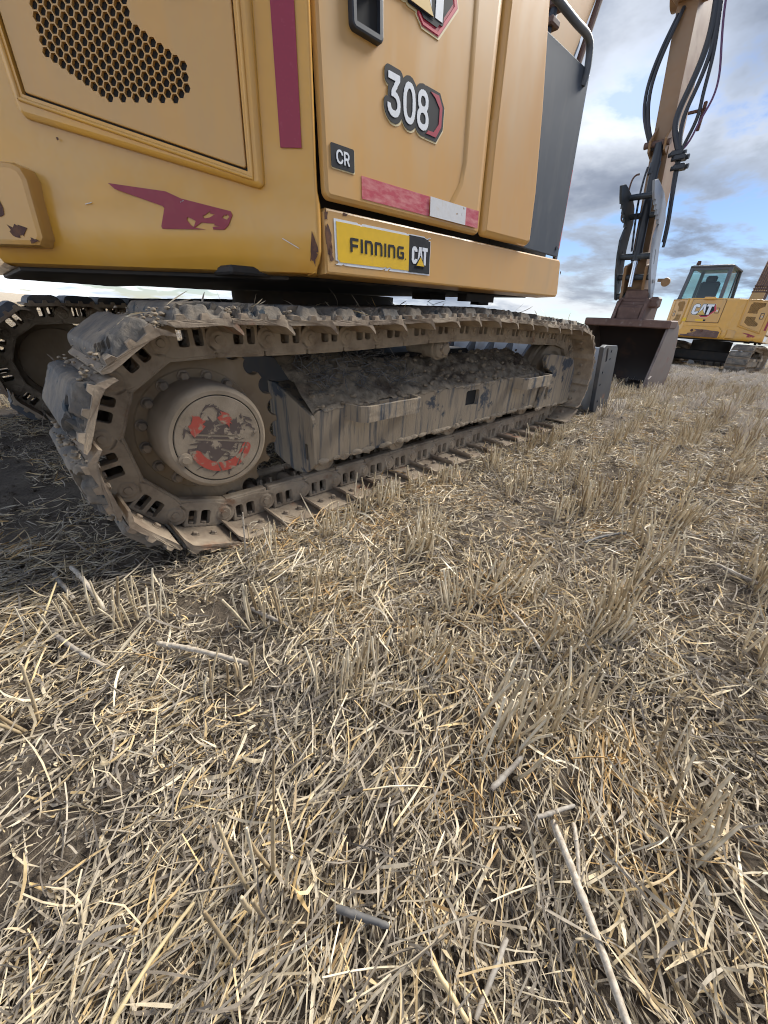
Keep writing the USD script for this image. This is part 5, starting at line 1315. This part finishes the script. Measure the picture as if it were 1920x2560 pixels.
# upright stubble: nearest tufts are things of their own, in drilled rows along the machine
UsdGeom.Scope.Define(stage, '/World/Looks/kinds')
NT = 9
for k in range(NT):
    path = f'/World/Looks/kinds/tuft_{k:03d}'
    stage.CreateClassPrim(path)
    tm = tuft_mesh(200 + k, [10, 14, 20, 26, 12, 17, 22, 9, 16][k], [0.022, 0.026, 0.032, 0.036, 0.02, 0.03, 0.04, 0.02, 0.028][k], [0.10, 0.115, 0.125, 0.12, 0.135, 0.105, 0.12, 0.145, 0.11][k], 0.13)
    q = usdkit.mesh(stage, path + '/stems', tm, M['stubble'], smooth=True)
    give_tone(q, tm, True)
    tag(q.GetPrim(), kind='stuff')
spots = [(0.93, -0.22, 3), (0.37, -0.53, 2), (0.19, -0.50, 1), (0.34, -0.765, 6), (0.42, -0.80, 2), (0.13, -0.78, 5), (-0.056, -0.77, 3), (0.10, -1.04, 2), (0.02, -0.27, 7), (0.51, -0.17, 5), (1.33, -1.04, 3), (1.88, -0.25, 3), (0.48, -0.90, 0), (0.30, -0.24, 1), (0.36, -0.99, 0), (0.07, -0.47, 0),
         (0.53, -0.46, 2), (1.29, -0.86, 6), (2.41, -1.07, 3), (1.05, -1.31, 6), (0.69, -1.35, 2), (-0.58, -0.44, 4), (1.38, -0.63, 3), (2.61, -0.81, 2), (-0.25, -0.62, 0), (-0.36, -0.95, 7), (0.22, -1.12, 7)]
g4 = np.random.default_rng(17)
rows = []
for j in range(-12, 24):
    y0 = -0.22 - 0.275 * j if j >= 0 else -0.22 - 0.275 * j
    x = -0.8
    while x < 7.0:
        x += g4.uniform(0.06, 0.25)
        rows.append((x + g4.normal() * 0.02, y0 + g4.normal() * 0.035))
rows = np.array(rows)
def seen(x, y):
    t = np.arctan2(y - CY, x - CX) - YAW
    return (np.abs(t) < math.radians(58)) & ~((x > -0.12) & (x < 3.3) & (y > -0.17) & (y < 2.3)) & ~((x > 4.9) & (x < 6.1) & (y > 0.05) & (y < 1.15)) & ~((x < 0.1) & (y > -0.1) & (y < 2.4))
d = np.hypot(rows[:, 0] - CX, rows[:, 1] - CY)
thin = g4.random(len(rows)) < np.where(d < 1.3, 0.3, np.where(d < 2.2, 0.6, 0.9))
rows = rows[seen(rows[:, 0], rows[:, 1]) & thin & (d > 0.55)]
d = np.hypot(rows[:, 0] - CX, rows[:, 1] - CY)
rows = rows[np.argsort(d)]
ind = [(x, y, k, g4.uniform(0.9, 1.15)) for x, y, k in spots] + [(x, y, int(g4.integers(0, NT)), g4.uniform(0.75, 1.15)) for x, y in rows[:255]]
named = {0: 'stubble tuft against the middle of the near track, below the hole in its frame', 1: 'stubble tuft in front of the near track, just right of the upright pale stalk', 3: 'largest leaning stubble tuft, in the middle of the field right of centre', 5: 'dense dark-footed stubble tuft at the middle of the field',
         6: 'thin stubble tuft below the middle of the field, left of the curved pale stalk', 10: 'stubble tuft beyond the curved pale stalk, toward the blade', 11: 'stubble tuft beside the front end of the near track', 19: 'stubble tuft at the right edge of the nearer field, beside the grey stalk', 21: 'stubble tuft at the left edge of the field, below the bent grey stalk'}
for i_, (x, y, k, s) in enumerate(ind):
    a = g4.normal() * 0.3 + (np.pi if g4.random() < 0.5 else 0)
    tx, ty = g4.normal(size=2) * 0.10
    Rz = np.array([[math.cos(a), -math.sin(a), 0], [math.sin(a), math.cos(a), 0], [0, 0, 1]])
    Rt = trimesh.transformations.euler_matrix(tx, ty, 0)[:3, :3]
    T = np.eye(4); T[:3, :3] = Rt @ Rz * s; T[:3, 3] = (x, y, float(height(x, y)))
    tag(ref(f'/World/Looks/kinds/tuft_{k:03d}', 'stubble_tuft', T), named.get(i_, 'ordinary upright tuft of cut straw stubble in the rows of the nearer field'), 'stubble tuft', 'upright stubble tufts in the nearer field')
# the rest of the stubble
far_t = [(tuft_mesh(300 + k, 13, 0.03, 0.125, 0.13, leaves=2, sides=3), 'stubble') for k in range(4)]
def row_clump(seed, n, L, h, sp):
    g = np.random.default_rng(seed)
    out = []
    for k in range(n):
        p = np.array([g.uniform(-L / 2, L / 2), g.normal() * sp, -0.02])
        hh = h * g.uniform(0.6, 1.1)
        out.append(stem(p, p + np.array([g.normal() * 0.16 * hh, g.normal() * 0.16 * hh, hh]), 0.0042, 3))
    return join(out)
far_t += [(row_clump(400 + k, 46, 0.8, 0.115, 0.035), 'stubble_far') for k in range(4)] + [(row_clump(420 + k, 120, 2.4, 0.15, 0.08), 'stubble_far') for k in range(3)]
P_, Yw, S_, I_ = [], [], [], []
r_ = rows[255:]
P_.append(np.c_[r_, height(r_[:, 0], r_[:, 1])]); Yw.append(g4.normal(size=len(r_)) * 0.3); S_.append(g4.uniform(0.8, 1.15, len(r_))); I_.append(g4.integers(0, 4, len(r_)))
for x0, x1, dx, dy, lo, hi in ((2.5, 20, 0.62, 0.275, 4, 8), (16, 60, 2.0, 0.55, 8, 11)):
    xs, ys = np.meshgrid(np.arange(x0, x1, dx), np.arange(-0.22 - dy * 120, 30, dy))
    xs, ys = xs.ravel() + g4.normal(size=xs.size) * 0.15, ys.ravel() + g4.normal(size=xs.size) * 0.03
    dd = np.hypot(xs - CX, ys - CY)
    k = seen(xs, ys) & (dd < x1) & (dd > x0 + 1.0 if lo == 4 else dd > 14) & ~((np.abs(xs - 14.7) < 1.7) & (ys > -0.1) & (ys < 2.4))
    k &= g4.random(len(k)) < 0.8
    xs, ys = xs[k], ys[k]
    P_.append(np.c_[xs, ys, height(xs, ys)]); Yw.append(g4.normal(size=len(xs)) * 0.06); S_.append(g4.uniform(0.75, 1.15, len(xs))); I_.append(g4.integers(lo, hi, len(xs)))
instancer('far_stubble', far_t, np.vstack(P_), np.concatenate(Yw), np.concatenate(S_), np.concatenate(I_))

# loose stalks that stand out
def stalk(pts, r, mat, label, split=None):
    p = np.array([(x, y, float(height(x, y)) + z) for x, y, z in pts])
    p = spline(p, 14) if len(p) > 2 else np.linspace(p[0], p[1], 6)
    g = np.random.default_rng(int(abs(pts[0][0] * 1e4)) + 3)
    p = np.vstack([np.linspace(a, b, 4)[:-1] for a, b in zip(p[:-1], p[1:])] + [p[-1:]])
    r = r * 0.76
    p[:, 2] -= 0.010
    p = p + g.normal(size=p.shape) * r * 0.05
    rr = np.linspace(r, r * 0.8, len(p)) * (1 + 0.035 * g.normal(size=len(p)))
    rr[len(rr) // 3] *= 1.25; rr[-1] *= 0.7; rr[0] *= 0.8
    m = tube(p, rr, 9)
    m = m if split is None else cat([m, tube(split, r * 0.55, 7)])
    tag(obj('straw_stalk', m, mat, None, 40), label, 'stalk', None)
stalk([(-0.012, -1.166, 0.045), (-0.06, -1.23, 0.05), (-0.125, -1.31, 0.04), (-0.16, -1.36, 0.03)], 0.0068, 'stalk', 'longest and thickest pale stalk, running out of the picture at the bottom right')
stalk([(0.006, -1.189, 0.05), (-0.02, -1.205, 0.055), (-0.049, -1.222, 0.048)], 0.004, 'stalk', 'short thin pale stalk leaning on the thickest pale stalk')
stalk([(-0.03, -1.15, 0.05), (0.03, -1.18, 0.05)], 0.0045, 'stalkgrey', 'short grey stalk crossing the top end of the thickest pale stalk')
stalk([(-0.30, -1.025, 0.035), (-0.262, -1.082, 0.035)], 0.0060, 'stalkdark', 'short dark woody stalk lying at the bottom centre of the field')
stalk([(-0.56, -0.965, 0.03), (-0.49, -0.93, 0.045), (-0.428, -0.91, 0.05)], 0.0035, 'stalkgold', 'long straight golden stalk lying diagonally near the bottom left')
stalk([(-0.336, -0.425, 0.035), (-0.27, -0.52, 0.045), (-0.209, -0.61, 0.035)], 0.0075, 'stalk', 'thick pale stalk lying level among straw left of centre, below the drive sprocket')
stalk([(-0.43, -0.01, 0.03), (-0.415, -0.12, 0.045), (-0.397, -0.24, 0.03)], 0.008, 'stalk', 'pale stalk lying close behind the near track, the thicker of the pair')
stalk([(-0.468, -0.02, 0.03), (-0.444, -0.156, 0.03)], 0.007, 'stalkgrey', 'grey stalk close behind the near track, beside the thicker pale one')
stalk([(-0.50, -0.235, 0.03), (-0.47, -0.33, 0.04), (-0.432, -0.41, 0.03)], 0.007, 'stalkgrey', 'bent grey stalk at the left of the field, below the track')
stalk([(-0.13, -0.444, 0.035), (-0.085, -0.556, 0.035)], 0.0068, 'stalkgrey', 'short grey stalk between the pale level stalk and the near track')
stalk([(0.007, -0.357, 0.04), (0.105, -0.389, 0.04)], 0.006, 'stalk', 'short pale stalk just below the lower run of the near track')
stalk([(0.848, -0.868, 0.03), (0.93, -0.90, 0.04), (1.03, -0.94, 0.035)], 0.007, 'stalkdark', 'dark stalk lying flat at the right, beyond the middle stubble')
stalk([(1.05, -1.19, 0.03), (1.01, -1.32, 0.035)], 0.008, 'stalkgrey', 'grey stalk at the right edge of the nearer field')
stalk([(0.371, -0.869, 0.035), (0.33, -0.93, 0.05), (0.281, -1.019, 0.03)], 0.0052, 'stalk', 'curved pale stalk right of the middle, between stubble tufts')
stalk([(-0.565, -0.346, 0.02), (-0.467, -0.114, 0.06)], 0.0035, 'stalkgold', 'thin golden stalk slanting up at the left edge below the track')
stalk([(-0.041, -1.082, 0.04), (0.035, -1.09, 0.045)], 0.006, 'stalkgrey', 'brown grey stalk lying just above the thickest pale stalk')
stalk([(-0.245, -1.134, 0.035), (-0.25, -1.21, 0.035)], 0.0042, 'stalkgold', 'golden stalk at the bottom edge, left of the thickest pale stalk')
stalk([(-0.16, -1.185, 0.03), (-0.24, -1.195, 0.03)], 0.0045, 'stalkgrey', 'grey stalk at the bottom, between the golden one and the thickest pale stalk')
stalk([(-0.035, -0.215, 0.01), (-0.03, -0.212, 0.175)], 0.0038, 'stalk', 'single pale stalk standing upright in front of the near track')
